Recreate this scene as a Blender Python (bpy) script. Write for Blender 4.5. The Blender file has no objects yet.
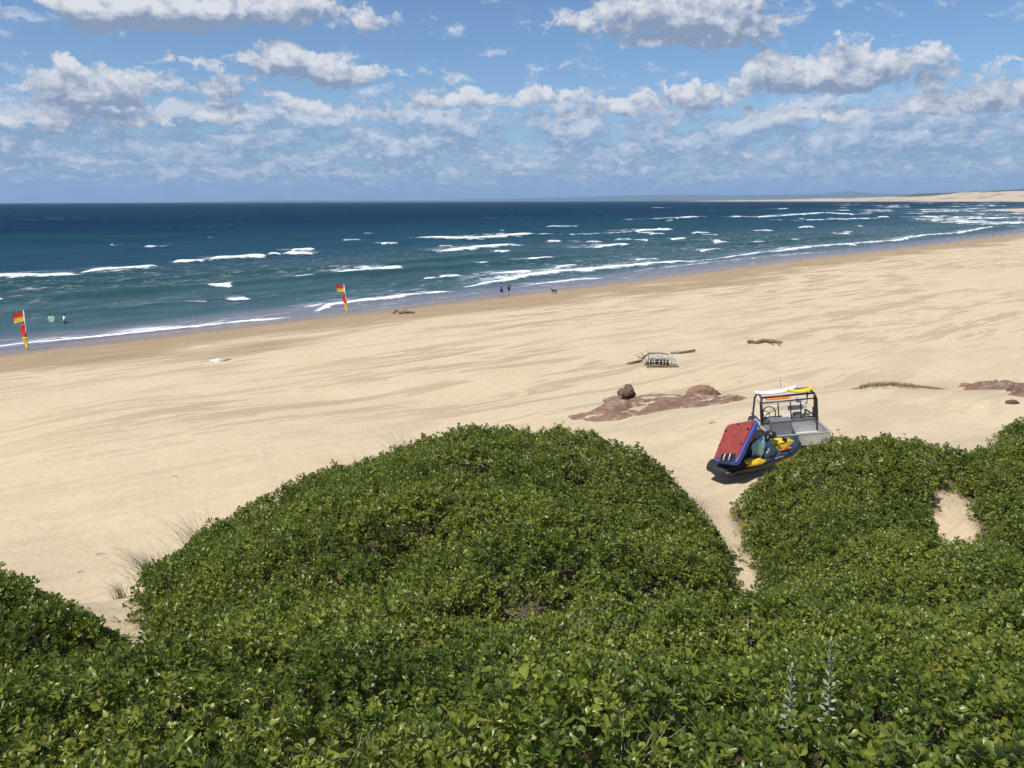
import bpy, bmesh, math, random
import numpy as np
from mathutils import Vector, Matrix, noise as mnoise
R = math.radians
rng = np.random.default_rng(7)
random.seed(7)
SC = bpy.context.scene
C = SC.collection

# ------------------------------------------------------------------ camera model (used to place things where they stand)
F = 740.0; H = 12.5
PITCH = math.atan(183 / F); ROLL = -0.0032
fw = np.array([0, math.cos(PITCH), -math.sin(PITCH)])
_rt = np.array([1.0, 0, 0]); _up = np.cross(_rt, fw)
rt = _rt * math.cos(ROLL) + _up * math.sin(ROLL); up = np.cross(rt, fw)
CAMP = np.array([0, 0, H])

def ray(px, py): return fw * F + rt * (px - 512) + up * (384 - py)
def W(px, py, z):
    r = ray(px, py); t = (z - H) / r[2]; return CAMP + r * t
def PD(px, py, D):
    r = ray(px, py); return CAMP + r * (D / r[1])
def XD(px, D, z):                      # x of the point at ground distance D seen in column px
    w = D * math.cos(PITCH) + (H - z) * math.sin(PITCH)
    return (px - 512) * w / F

cam = bpy.data.cameras.new('camera'); co = bpy.data.objects.new('camera', cam); C.objects.link(co)
cam.sensor_width = 36; cam.lens = 36 * F / 1024; cam.clip_end = 60000; cam.clip_start = 0.05
M = Matrix(((rt[0], up[0], -fw[0], 0), (rt[1], up[1], -fw[1], 0), (rt[2], up[2], -fw[2], H), (0, 0, 0, 1)))
co.matrix_world = M
SC.camera = co

# ------------------------------------------------------------------ helpers
def tag(o, label=None, cat=None, group=None, kind=None):
    if label: o['label'] = label
    if cat: o['category'] = cat
    if group: o['group'] = group
    if kind: o['kind'] = kind
    return o
def empty(name, loc=(0, 0, 0), rot=None):
    o = bpy.data.objects.new(name, None); C.objects.link(o); o.location = loc
    o.empty_display_size = 0.1
    if rot is not None: o.rotation_euler = rot
    return o
def link(name, me, mat=None, parent=None, smooth=False):
    o = bpy.data.objects.new(name, me); C.objects.link(o)
    if mat is not None and not me.materials: me.materials.append(mat)
    if parent is not None: o.parent = parent
    if smooth: me.polygons.foreach_set('use_smooth', np.ones(len(me.polygons), bool))
    return o
def npmesh(name, V, Fc, mat=None, parent=None, smooth=False, attrs=None):
    V = np.asarray(V, np.float32); Fc = np.asarray(Fc, np.int32)
    n, k = Fc.shape
    me = bpy.data.meshes.new(name)
    me.vertices.add(len(V)); me.vertices.foreach_set('co', V.ravel())
    me.loops.add(n * k); me.loops.foreach_set('vertex_index', Fc.ravel())
    me.polygons.add(n)
    me.polygons.foreach_set('loop_start', np.arange(0, n * k, k, dtype=np.int32))
    me.polygons.foreach_set('loop_total', np.full(n, k, np.int32))
    for a, v in (attrs or {}).items():
        at = me.attributes.new(a, 'FLOAT', 'POINT'); at.data.foreach_set('value', np.asarray(v, np.float32).ravel())
    me.update(calc_edges=True); me.validate()
    return link(name, me, mat, parent, smooth)
def bmobj(name, bm, mat, parent=None, smooth=False):
    bmesh.ops.recalc_face_normals(bm, faces=bm.faces)
    me = bpy.data.meshes.new(name); bm.to_mesh(me); bm.free()
    return link(name, me, mat, parent, smooth)
def box(bm, c, s, rot=None, bev=0.0):
    m = Matrix.Translation(Vector(c)) @ (rot.to_4x4() if rot is not None else Matrix.Identity(4)) @ Matrix.Diagonal((s[0], s[1], s[2], 1))
    r = bmesh.ops.create_cube(bm, size=1, matrix=m)
    if bev:
        es = list({e for v in r['verts'] for e in v.link_edges})
        bmesh.ops.bevel(bm, geom=es, offset=bev, segments=2, profile=0.6, affect='EDGES')
def tube(bm, pts, r, n=8, caps=True, r2=None):
    pts = [Vector(p) for p in pts]; rings = []
    a = None
    for i, p in enumerate(pts):
        t = (pts[min(i + 1, len(pts) - 1)] - pts[max(i - 1, 0)]).normalized()
        if a is None: a = t.orthogonal().normalized()
        else: a = (a - t * a.dot(t)).normalized()
        b = t.cross(a)
        f = i / max(1, len(pts) - 1)
        rr = r if r2 is None else r + (r2 - r) * f
        rings.append([bm.verts.new(p + (a * math.cos(q) + b * math.sin(q)) * rr) for q in [2 * math.pi * k / n for k in range(n)]])
    for i in range(len(rings) - 1):
        for k in range(n):
            bm.faces.new((rings[i][k], rings[i][(k + 1) % n], rings[i + 1][(k + 1) % n], rings[i + 1][k]))
    if caps:
        bm.faces.new(rings[0][::-1]); bm.faces.new(rings[-1])
def loft(bm, rings, caps=True, closed=True):
    rs = [[bm.verts.new(Vector(p)) for p in r] for r in rings]
    n = len(rs[0])
    for i in range(len(rs) - 1):
        for k in range(n if closed else n - 1):
            bm.faces.new((rs[i][k], rs[i][(k + 1) % n], rs[i + 1][(k + 1) % n], rs[i + 1][k]))
    if caps: bm.faces.new(rs[0][::-1]); bm.faces.new(rs[-1])
    return rs

# materials ---------------------------------------------------------
class NT:
    def __init__(s, nt): s.t = nt; s.n = nt.nodes; s.l = nt.links
    def new(s, typ, **kw):
        n = s.n.new(typ)
        for k, v in kw.items(): setattr(n, k, v)
        return n
    def put(s, sock, v):
        if v is None: return
        if isinstance(v, (int, float)): sock.default_value = v
        elif isinstance(v, tuple):
            sock.default_value = v if len(v) == len(sock.default_value) else (*v, 1.0)
        else: s.l.new(v, sock)
    def math(s, op, a, b=None, c=None, clamp=False):
        n = s.new('ShaderNodeMath', operation=op, use_clamp=clamp)
        s.put(n.inputs[0], a); s.put(n.inputs[1], b)
        if c is not None: s.put(n.inputs[2], c)
        return n.outputs[0]
    def vec(s, op, a, b=None, out=0):
        n = s.new('ShaderNodeVectorMath', operation=op)
        s.put(n.inputs[0], a)
        if b is not None:
            if op == 'SCALE': s.put(n.inputs[3], b)
            else: s.put(n.inputs[1], b)
        return n.outputs[out]
    def mix(s, f, a, b, blend='MIX'):
        n = s.new('ShaderNodeMix', data_type='RGBA', blend_type=blend)
        s.put(n.inputs[0], f); s.put(n.inputs[6], a); s.put(n.inputs[7], b)
        return n.outputs[2]
    def ss(s, x, a, b, lo=0.0, hi=1.0):
        n = s.new('ShaderNodeMapRange', interpolation_type='SMOOTHSTEP')
        s.put(n.inputs[0], x); s.put(n.inputs[1], a); s.put(n.inputs[2], b); s.put(n.inputs[3], lo); s.put(n.inputs[4], hi)
        return n.outputs[0]
    def lin(s, x, a, b, lo=0.0, hi=1.0):
        n = s.new('ShaderNodeMapRange'); s.put(n.inputs[0], x); s.put(n.inputs[1], a); s.put(n.inputs[2], b); s.put(n.inputs[3], lo); s.put(n.inputs[4], hi)
        return n.outputs[0]
    def noise(s, v, scale, detail=4, rough=0.55, dist=0.0, out=0, lac=2.0):
        n = s.new('ShaderNodeTexNoise'); s.put(n.inputs['Vector'], v); s.put(n.inputs['Scale'], scale)
        s.put(n.inputs['Detail'], detail); s.put(n.inputs['Roughness'], rough); s.put(n.inputs['Distortion'], dist); s.put(n.inputs['Lacunarity'], lac)
        return n.outputs[out]
    def comb(s, x, y, z=0.0):
        n = s.new('ShaderNodeCombineXYZ'); s.put(n.inputs[0], x); s.put(n.inputs[1], y); s.put(n.inputs[2], z); return n.outputs[0]
    def sep(s, v):
        n = s.new('ShaderNodeSeparateXYZ'); s.put(n.inputs[0], v); return n.outputs
    def attr(s, name): return s.new('ShaderNodeAttribute', attribute_name=name).outputs['Fac']
    def bump(s, h, strength=0.5, dist=0.1, normal=None):
        n = s.new('ShaderNodeBump'); s.put(n.inputs['Height'], h); s.put(n.inputs['Strength'], strength); s.put(n.inputs['Distance'], dist)
        if normal is not None: s.put(n.inputs['Normal'], normal)
        return n.outputs[0]
def newmat(name):
    m = bpy.data.materials.new(name); m.use_nodes = True
    t = NT(m.node_tree); t.b = m.node_tree.nodes['Principled BSDF']; t.out = m.node_tree.nodes['Material Output']
    return m, t
def simple(name, col, rough=0.6, metal=0.0, var=0.12, scale=6.0, spec=0.5, bump=0.15, grime=None):
    m, t = newmat(name)
    g = t.new('ShaderNodeTexCoord').outputs['Object']
    n = t.noise(g, scale, 5, 0.6)
    c = t.mix(t.ss(n, 0.3, 0.7), tuple(min(1, x * (1 + var)) for x in col), tuple(x * (1 - var) for x in col))
    if grime:
        c = t.mix(t.math('MULTIPLY', t.ss(t.noise(g, scale * .6, 6, .7), .5, .75), .5), c, grime)
    t.put(t.b.inputs['Base Color'], c); t.b.inputs['Roughness'].default_value = rough
    t.b.inputs['Metallic'].default_value = metal; t.b.inputs['Specular IOR Level'].default_value = spec
    if bump: t.put(t.b.inputs['Normal'], t.bump(t.noise(g, scale * 6, 3), bump, 0.01))
    return m

# ------------------------------------------------------------------ coast line (land on its right hand side)
COAST = np.array([(-400, -292), (-120, -12), (-46, 62), (-20, 86), (7, 110.5), (34.4, 137), (64, 167), (104, 203), (202, 298), (330, 440),
    (480, 690), (600, 960), (650, 1010), (790, 1075), (1200, 1600), (1900, 2500), (2650, 3700), (2800, 4700), (2750, 6000),
    (2500, 8000), (2050, 10000), (1500, 12500), (600, 15000), (-2500, 18000), (-12000, 19500), (-26000, 20000)], float)
def coast_s(X, Y):
    best = np.full(X.shape, 1e18); sg = np.ones(X.shape)
    for i in range(len(COAST) - 1):
        a, b = COAST[i], COAST[i + 1]; d = b - a; L2 = d @ d
        t = np.clip(((X - a[0]) * d[0] + (Y - a[1]) * d[1]) / L2, 0, 1)
        dx = X - (a[0] + t * d[0]); dy = Y - (a[1] + t * d[1])
        q = dx * dx + dy * dy
        cr = d[0] * (Y - a[1]) - d[1] * (X - a[0])
        m = q < best - 1e-9
        best = np.where(m, q, best); sg = np.where(m, np.where(cr > 0, -1.0, 1.0), sg)
    return np.sqrt(best) * sg
def sstep(a, b, x):
    t = np.clip((x - a) / (b - a), 0, 1); return t * t * (3 - 2 * t)
_P = rng.random((256, 256))
def vnoise(x, y):
    x = np.asarray(x, float); y = np.asarray(y, float)
    xi = np.floor(x).astype(int); yi = np.floor(y).astype(int); fx = x - xi; fy = y - yi
    fx = fx * fx * (3 - 2 * fx); fy = fy * fy * (3 - 2 * fy)
    a = _P[xi & 255, yi & 255]; b = _P[(xi + 1) & 255, yi & 255]; c = _P[xi & 255, (yi + 1) & 255]; d = _P[(xi + 1) & 255, (yi + 1) & 255]
    return (a * (1 - fx) + b * fx) * (1 - fy) + (c * (1 - fx) + d * fx) * fy
def fbm(x, y, o=4, g=0.5):
    s = 0; a = 1; t = 0
    for k in range(o):
        s = s + a * vnoise(x * 2 ** k + 17.3 * k, y * 2 ** k + 5.1 * k); t += a; a *= g
    return s / t - 0.5

# ------------------------------------------------------------------ foredune relief
G = [(0, 0, 10.75), (-6, 0, 10.4), (7, 0, 10.9), (0, -7, 11.3), (-13, -5, 10.3), (14, -5, 11.4), (-14, 2, 8.9), (12, 2, 10.1), (0, 2.4, 9.75), (3, 2.4, 9.85), (-3, 2.4, 9.6), (-22, 0, 7.5), (22, 0, 10)]
def gp(px, D, z): G.append((XD(px, D, z), D, z))
for q in [(400, 4, 8.75), (750, 4, 8.85), (100, 4, 8.6), (1100, 4, 9.0), (400, 6, 7.75), (750, 6, 7.85), (100, 6, 7.4), (1100, 6, 8.0),
          (400, 8, 6.95), (600, 8, 6.95), (750, 8, 6.95), (880, 8, 6.95), (1050, 8, 7.1), (200, 8, 6.7), (600, 10, 6.5), (400, 10, 6.55), (250, 10, 6.5), (400, 12, 6.65), (560, 12, 6.5), (400, 14, 6.5), (560, 14.5, 6.2),
          (655, 10, 6.35), (700, 13, 5.3), (745, 13.6, 4.85), (745, 16, 4.7), (735, 19, 4.7), (690, 16, 5.25), (690, 18.5, 4.75),
          (440, 17, 6.2), (440, 20, 5.0), (440, 24, 3.2), (440, 28, 2.5), (560, 17.3, 6.05), (640, 17, 5.75), (600, 20.5, 4.9), (600, 26, 4.2), (560, 31, 2.9), (500, 31, 2.45),
          (300, 15.5, 5.55), (300, 19, 4.0), (300, 23, 2.6), (200, 13.5, 5.4), (200, 16.5, 3.9), (200, 20, 2.5),
          (0, 10, 6.62), (-150, 10, 6.6), (60, 9, 6.6), (130, 7.5, 6.35), (0, 6, 7.2), (-150, 6, 7.4), (135, 10, 6.0), (135, 12, 5.6), (135, 14, 4.4), (135, 17, 2.9), (-100, 24, 2.2), (100, 25, 2.25), (100, 31, 2.3), (300, 30, 2.3), (-200, 31, 2.15), (-350, 20, 2.2), (0, 12.5, 5.0), (0, 15.5, 3.0), (0, 19, 2.4), (-200, 13, 5), (-250, 17, 2.6), (-300, 24, 2.2),
          (850, 11, 5.7), (850, 14, 5.35), (850, 17.3, 6.1), (925, 17.6, 5.9), (850, 20, 5.0), (775, 17, 5.05), (955, 14.4, 5.35), (960, 17, 5.4), (1040, 19.5, 5.9), (1040, 14, 5.6), (1040, 10.5, 6.1), (1300, 10, 6.6), (1300, 16, 6.2), (1300, 21, 6.0),
          (720, 23, 4.55), (765, 22, 4.52), (800, 22.3, 4.68), (835, 22, 4.86), (835, 24.5, 4.9), (765, 24.5, 4.58), (900, 23, 4.9), (1020, 24, 4.9), (700, 28, 4.4), (800, 28, 4.6), (920, 28, 4.65), (1040, 28, 4.8), (1250, 28, 5.0),
          (640, 29, 3.6), (600, 34, 2.7), (700, 33, 3.4), (780, 35, 3.2), (860, 32, 4.35), (930, 31.5, 4.4), (1010, 33, 4.0), (860, 36, 3.0), (930, 36, 3.0), (1010, 36, 3.2), (1200, 34, 4), (700, 38, 2.4), (860, 41, 2.3), (1100, 42, 2.4)]:
    gp(*q)
G = np.array(G)
def tps_fit(P, v):
    n = len(P); d = np.linalg.norm(P[:, None] - P[None], axis=2)
    K = np.where(d > 0, d * d * np.log(d + 1e-12), 0) + np.eye(n) * 0.5
    A = np.zeros((n + 3, n + 3)); A[:n, :n] = K; A[:n, n] = 1; A[:n, n + 1:] = P; A[n, :n] = 1; A[n + 1:, :n] = P.T
    return np.linalg.solve(A, np.r_[v, 0, 0, 0])
TW = tps_fit(G[:, :2], G[:, 2])
def tps(X, Y):
    sh = X.shape; x = X.ravel(); y = Y.ravel(); r = np.zeros(len(x))
    for i, (a, b, _) in enumerate(G):
        q = (x - a) ** 2 + (y - b) ** 2
        r += TW[i] * 0.5 * q * np.log(q + 1e-12)
    n = len(G); return (r + TW[n] + TW[n + 1] * x + TW[n + 2] * y).reshape(sh)

def dune_far(X, Y, s):
    A = sstep(1800, 3200, Y) * sstep(60, 650, s)
    hgt = np.interp(Y, [0, 4200, 5200, 6500, 8000, 10000, 12500], [150, 128, 72, 46, 24, 9, 3]) * (0.75 + 0.9 * fbm(X / 700, Y / 700, 4)) + 16 * np.abs(fbm(X / 240 + 9, Y / 240, 3))
    return A * hgt * (1 - sstep(14000, 17000, Y))
def terrain(X, Y, s=None):
    X = np.asarray(X, float); Y = np.asarray(Y, float)
    if s is None: s = coast_s(X, Y)
    swl = s + 1.6 * fbm(X / 14, Y / 14, 3) * sstep(400, 300, Y)
    land = 2.35 * np.tanh(np.maximum(swl, 0) * 0.043 / 2.35 * 1.1)
    sea = np.maximum(-4.0, 0.05 * np.minimum(swl, 0))
    z = np.where(swl > 0, land, sea)
    z = z + sstep(20, 45, s) * (0.10 * fbm(X / 9, Y / 9, 3)) * (Y < 600)
    z = z + dune_far(X, Y, s)
    near = (np.abs(X) < 60) & (Y > -40) & (Y < 60)
    if near.any():
        xn = X[near]; yn = Y[near]
        # rounded box weight
        e = np.maximum.reduce([(-19 - xn) / 8, (xn - 27) / 14, (yn - 38) / 6, (-8 - yn) / 10])
        w = 1 - sstep(0, 1, e)
        t = tps(xn, yn) + 0.05 * fbm(xn / 1.7, yn / 1.7, 4) + 0.16 * fbm(xn / 5 + 3, yn / 5, 3)
        z = z.copy(); z[near] = z[near] * (1 - w) + t * w
    return z
def gz(x, y): return float(terrain(np.array([float(x)]), np.array([float(y)]))[0])
def onground(px, py, z0=2.0):
    z = z0
    for _ in range(12):
        p = W(px, py, z); z = 0.5 * z + 0.5 * gz(p[0], p[1])
    p = W(px, py, z); return Vector((p[0], p[1], gz(p[0], p[1])))

# ------------------------------------------------------------------ shrub outlines, plan view
SHR = {
 'big':   [(142, 8.8), (141, 10.4), (144, 11.9), (195, 14), (250, 15.3), (350, 17.2), (440, 18.2), (560, 18.4), (640, 18), (690, 16.9), (718, 15.6), (732, 14.2), (734, 12.2), (728, 10.9), (690, 10.6), (676, 10.4), (664, 10.6), (650, 10.5), (645, 9.8), (642, 8.5), (400, 7.7), (200, 7.7), (146, 8)],
 'left':  [(-380, 8.5), (-150, 10.3), (0, 10.7), (60, 10.2), (108, 9.8), (126, 8.9), (132, 8.0), (134, 7.2), (128, 6), (-100, 4.4), (-480, 4.0)],
 'right': [(782, 9.6), (777, 11), (771, 13.3), (754, 15.6), (738, 17.3), (764, 18.2), (840, 18.7), (930, 18.4), (985, 19), (1000, 18.3), (953, 17.9), (941, 16.5), (934, 14.8), (932, 13.2), (925, 11), (890, 9.2), (800, 9.3)],
 'edge':  [(986, 13.2), (986, 15.8), (948, 17.9), (1000, 18.4), (990, 19.6), (1060, 21), (1250, 21), (1500, 18), (1500, 9), (1200, 9), (895, 9.2), (930, 11), (940, 12.9)],
 'front': [(642, 8.1), (654, 9.0), (668, 9.5), (740, 9.1), (800, 9.0), (890, 9.0), (1100, 8.8), (1500, 8.6), (1900, 5), (2400, 0.6), (700, 0.9), (560, 3.0), (560, 5)],
 'lower': [(136, 7.0), (150, 7.6), (400, 7.6), (640, 8.2), (556, 5), (556, 3.0), (560, 0.9), (-1400, 0.6), (-600, 3.2), (-100, 4.3), (130, 5.9)],
}
POLY = {}
for k, pts in SHR.items():
    out = []
    for px, D in pts:
        z = 10.2 - 0.4 * D if D < 9 else 6.3
        out.append((XD(px, D, z), D))
    POLY[k] = np.array(out)
def poly_sd(P, X, Y):                      # positive inside
    best = np.full(X.shape, 1e9); ins = np.zeros(X.shape, bool)
    n = len(P)
    for i in range(n):
        a = P[i]; b = P[(i + 1) % n]; d = b - a
        t = np.clip(((X - a[0]) * d[0] + (Y - a[1]) * d[1]) / (d @ d), 0, 1)
        best = np.minimum(best, np.hypot(X - a[0] - t * d[0], Y - a[1] - t * d[1]))
        c = (a[1] > Y) != (b[1] > Y)
        if a[1] != b[1]:
            ins ^= c & (X < (b[0] - a[0]) * (Y - a[1]) / (b[1] - a[1]) + a[0])
    return np.where(ins, best, -best)
ORDER = ['left', 'big', 'right', 'edge', 'front', 'lower']
# joined cover (neighbouring shrubs grow into one another): distance to bare sand
def cover_sd(X, Y):
    return np.maximum.reduce([poly_sd(POLY[k], X, Y) for k in ORDER])
gx = np.arange(-16, 24, 0.1); gy = np.arange(0.2, 22.5, 0.1)
GX, GY = np.meshgrid(gx, gy, indexing='ij')
EDG = .78 * fbm(GX / .5 + 1, GY / .5, 3) - .04
def chamfer(mask):
    D = np.where(mask, 1e3, 0.0)
    for it in range(26):
        m = D.copy()
        for dx, dy in ((1, 0), (-1, 0), (0, 1), (0, -1), (1, 1), (1, -1), (-1, 1), (-1, -1)):
            sh = np.roll(np.roll(D, dx, 0), dy, 1)
            if dx == 1: sh[0] = 1e3
            if dx == -1: sh[-1] = 1e3
            if dy == 1: sh[:, 0] = 1e3
            if dy == -1: sh[:, -1] = 1e3
            m = np.minimum(m, sh + 0.1 * math.hypot(dx, dy))
        D = m
    return D
U0 = cover_sd(GX, GY); UM = U0 > -0.06
CS = np.where(UM, np.minimum(chamfer(UM), 2.6), U0) + EDG
ins = CS > -0.02
DT = np.minimum(chamfer(ins), 2.6)
GZ = terrain(GX, GY)
HOLES = [(430, 522, 0.42, .5), (397, 546, 0.35, .5), (470, 600, 0.34, .4), (525, 612, 0.36, .45), (560, 500, .3, .3), (330, 575, .35, .3), (620, 560, .35, .3), (652, 556, .45, .6), (655, 585, .3, .6), (250, 640, .4, .35), (860, 592, .5, .35), (70, 640, .4, .3), (330, 690, .3, .3), (930, 600, .4, .3), (480, 470, .35, .3)]
def canopy_add(X, Y):
    return 0.62 * fbm(X / 1.5, Y / 1.5, 2) + 0.55 * fbm(X / .62 + 7, Y / .62, 2) + 0.26 * fbm(X / .25 + 3, Y / .25, 2)
DTn = np.clip(DT + .55 * fbm(GX / .8, GY / .8, 3) * sstep(0, .3, DT), 0, 3)
TH = (0.80 + .5 * fbm(GX / 2.3 + 4, GY / 2.3, 2)) * np.sqrt(np.clip(1 - (1 - np.clip(DTn / 0.85, 0, 1)) ** 2, 0, 1))
TH *= 1 - 0.25 * sstep(5, 2, GY)
CH = TH * (1 + 0.0 * GX) + canopy_add(GX, GY) * np.clip(TH, 0, 1)
CZ = GZ + np.maximum(CH, 0)
hole_pts = []
for px, py, r, dep in HOLES:
    # find canopy hit along the ray
    rr = ray(px, py); t = np.linspace(2 / rr[1], 21 / rr[1], 800); P = CAMP + rr[None] * t[:, None]
    ix = np.clip(((P[:, 0] + 16) / .1).astype(int), 0, len(gx) - 1); iy = np.clip(((P[:, 1] - .2) / .1).astype(int), 0, len(gy) - 1)
    hit = np.argmax(P[:, 2] < CZ[ix, iy]); hx, hy = P[hit, 0], P[hit, 1]; hole_pts.append((hx, hy))
    q = (GX - hx) ** 2 + (GY - hy) ** 2
    CH = CH - dep * 1.2 * np.exp(-q / (r * r)) * (0.7 + 0.8 * fbm(GX / .3, GY / .3, 2)) * (TH > 0.2)
CH = np.where(ins, np.maximum(CH, 0.09), 0)
CZ = GZ + CH
def samp(A, x, y):
    fx = np.clip((x + 16) / .1, 0, len(gx) - 1.001); fy = np.clip((y - .2) / .1, 0, len(gy) - 1.001)
    i = fx.astype(int); j = fy.astype(int); u = fx - i; v = fy - j
    return (A[i, j] * (1 - u) + A[i + 1, j] * u) * (1 - v) + (A[i, j + 1] * (1 - u) + A[i + 1, j + 1] * u) * v
NXg, NYg = np.gradient(CZ, 0.1)

# leaves -------------------------------------------------------------
m_leaf, t = newmat('shrub_leaf')
av = t.attr('v'); ag = t.attr('young'); dry = t.attr('dry')
pos = t.new('ShaderNodeNewGeometry').outputs['Position']
patch = t.noise(pos, 0.55, 3, 0.6)
base = t.mix(t.ss(t.math('ADD', av, t.math('MULTIPLY', t.math('SUBTRACT', patch, .5), 1.8)), 0.1, 0.9), (0.082, 0.138, 0.016), (0.300, 0.335, 0.050))
base = t.mix(t.math('MULTIPLY', ag, 0.75), base, (0.33, 0.36, 0.12))
base = t.mix(dry, base, (0.34, 0.30, 0.05))
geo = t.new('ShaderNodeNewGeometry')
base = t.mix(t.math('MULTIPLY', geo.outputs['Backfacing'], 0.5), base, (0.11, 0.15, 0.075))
t.put(t.b.inputs['Base Color'], base); t.b.inputs['Roughness'].default_value = 0.33; t.b.inputs['Specular IOR Level'].default_value = 0.5
tr = t.new('ShaderNodeBsdfTranslucent'); t.put(tr.inputs[0], t.mix(0.5, base, (0.30, 0.36, 0.02)))
mx = t.new('ShaderNodeMixShader'); mx.inputs[0].default_value = 0.40
t.l.new(t.b.outputs[0], mx.inputs[1]); t.l.new(tr.outputs[0], mx.inputs[2]); t.l.new(mx.outputs[0], t.out.inputs[0])
m_silver = simple('silvery_leaf', (0.27, 0.32, 0.20), 0.7, bump=0)
m_twig = simple('twig_bark', (0.12, 0.08, 0.055), 0.85, scale=20)
m_dead = simple('dead_twig', (0.20, 0.155, 0.12), 0.85, scale=20)

LEAF4 = np.array([(0, 0, 0), (-.5, .62, .0), (0, .6, -.13), (.5, .62, .0), (0, 1, -.06)]); F4 = np.array([(0, 2, 1), (0, 3, 2), (2, 4, 1), (2, 3, 4)])
LEAF6 = np.array([(-.06, 0, 0), (.06, 0, 0), (.33, .36, .03), (.5, .66, .0), (.33, .9, -.03), (0, 1, -.07), (-.33, .9, -.03), (-.5, .66, .0), (-.33, .36, .03), (0, .62, -.12)])
F6 = np.array([(0, 1, 9), (1, 2, 9), (2, 3, 9), (3, 4, 9), (4, 5, 9), (5, 6, 9), (6, 7, 9), (7, 8, 9), (8, 0, 9)])
def leaves_from(base, dirv, nrm, L, Wd, v, young, dry, tpl, fc):
    n = len(base); side = np.cross(dirv, nrm); side /= np.linalg.norm(side, axis=1)[:, None] + 1e-9
    nrm = np.cross(side, dirv)
    T = tpl[None]
    V = base[:, None] + side[:, None] * (T[..., 0:1] * Wd[:, None, None]) + dirv[:, None] * (T[..., 1:2] * L[:, None, None]) + nrm[:, None] * (T[..., 2:3] * L[:, None, None])
    k = tpl.shape[0]
    Fc = (fc[None] + (np.arange(n) * k)[:, None, None]).reshape(-1, 3)
    rep = lambda a: np.repeat(a, k)
    return V.reshape(-1, 3), Fc, rep(v), rep(young), rep(dry)
def rosettes(px, py, lay, near):
    n = len(px)
    z = samp(CZ, px, py); h = samp(CH, px, py)
    nx = -samp(NXg, px, py); ny = -samp(NYg, px, py)
    nn = np.stack([nx, ny, np.ones(n) * 1.1], 1); nn /= np.linalg.norm(nn, axis=1)[:, None]
    ax = nn * 0.55 + np.array([0.0, 0, .75]) + rng.normal(0, .30, (n, 3)); ax /= np.linalg.norm(ax, axis=1)[:, None]
    down = lay * rng.uniform(.06, .34, n)
    h = np.maximum(h, .06)
    down = np.minimum(down + np.abs(rng.normal(0, .045, n)), h * 0.85)
    z = np.where(samp(CH, px, py) < .06, z + .07, z)
    c = np.stack([px, py, z], 1) - nn * down[:, None]
    c[:, 2] += rng.normal(0.01, .035, n) + (rng.random(n) < .14) * rng.uniform(.03, .13, n) * (lay == 0)
    c[:, :2] += rng.normal(0, .02, (n, 2))
    K = 11 if near else 8
    t1 = np.cross(ax, np.array([0.3, .1, .9]) + 0 * ax); t1 /= np.linalg.norm(t1, axis=1)[:, None] + 1e-9
    t2 = np.cross(ax, t1)
    size = rng.uniform(.65, 1.25, n) * (.95 if near else 1.38)
    vR = rng.random(n)
    outs = []
    ph0 = rng.uniform(0, 6.28, n)
    for k in range(K):
        f = k / (K - 1)
        ph = ph0 + k * 2.4 + rng.normal(0, .25, n)
        el = R(78) * (1 - f) ** .8 + R(12) * f + rng.normal(0, .22, n)
        d = (t1 * np.cos(ph)[:, None] + t2 * np.sin(ph)[:, None]) * np.cos(el)[:, None] + ax * np.sin(el)[:, None]
        b = c - ax * (f * .055 * size)[:, None] + d * .004
        L = (.026 + .034 * min(1, f * 1.7)) * size * rng.uniform(.8, 1.2, n)
        nr = ax + rng.normal(0, .45, (n, 3))
        v = np.clip(vR * .6 + rng.random(n) * .4, 0, 1)
        yg = np.full(n, max(0., .75 - f * 1.6)) * rng.random(n) + 0.28 * (rng.random(n) < .08)
        dr = (rng.random(n) < .018) * 1.0
        outs.append((b, d, nr, L, L * rng.uniform(.48, .62, n), v, yg, dr))
    cat = [np.concatenate([o[i] for o in outs]) for i in range(8)]
    return leaves_from(*cat, LEAF6 if near else LEAF4, F6 if near else F4)

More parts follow.
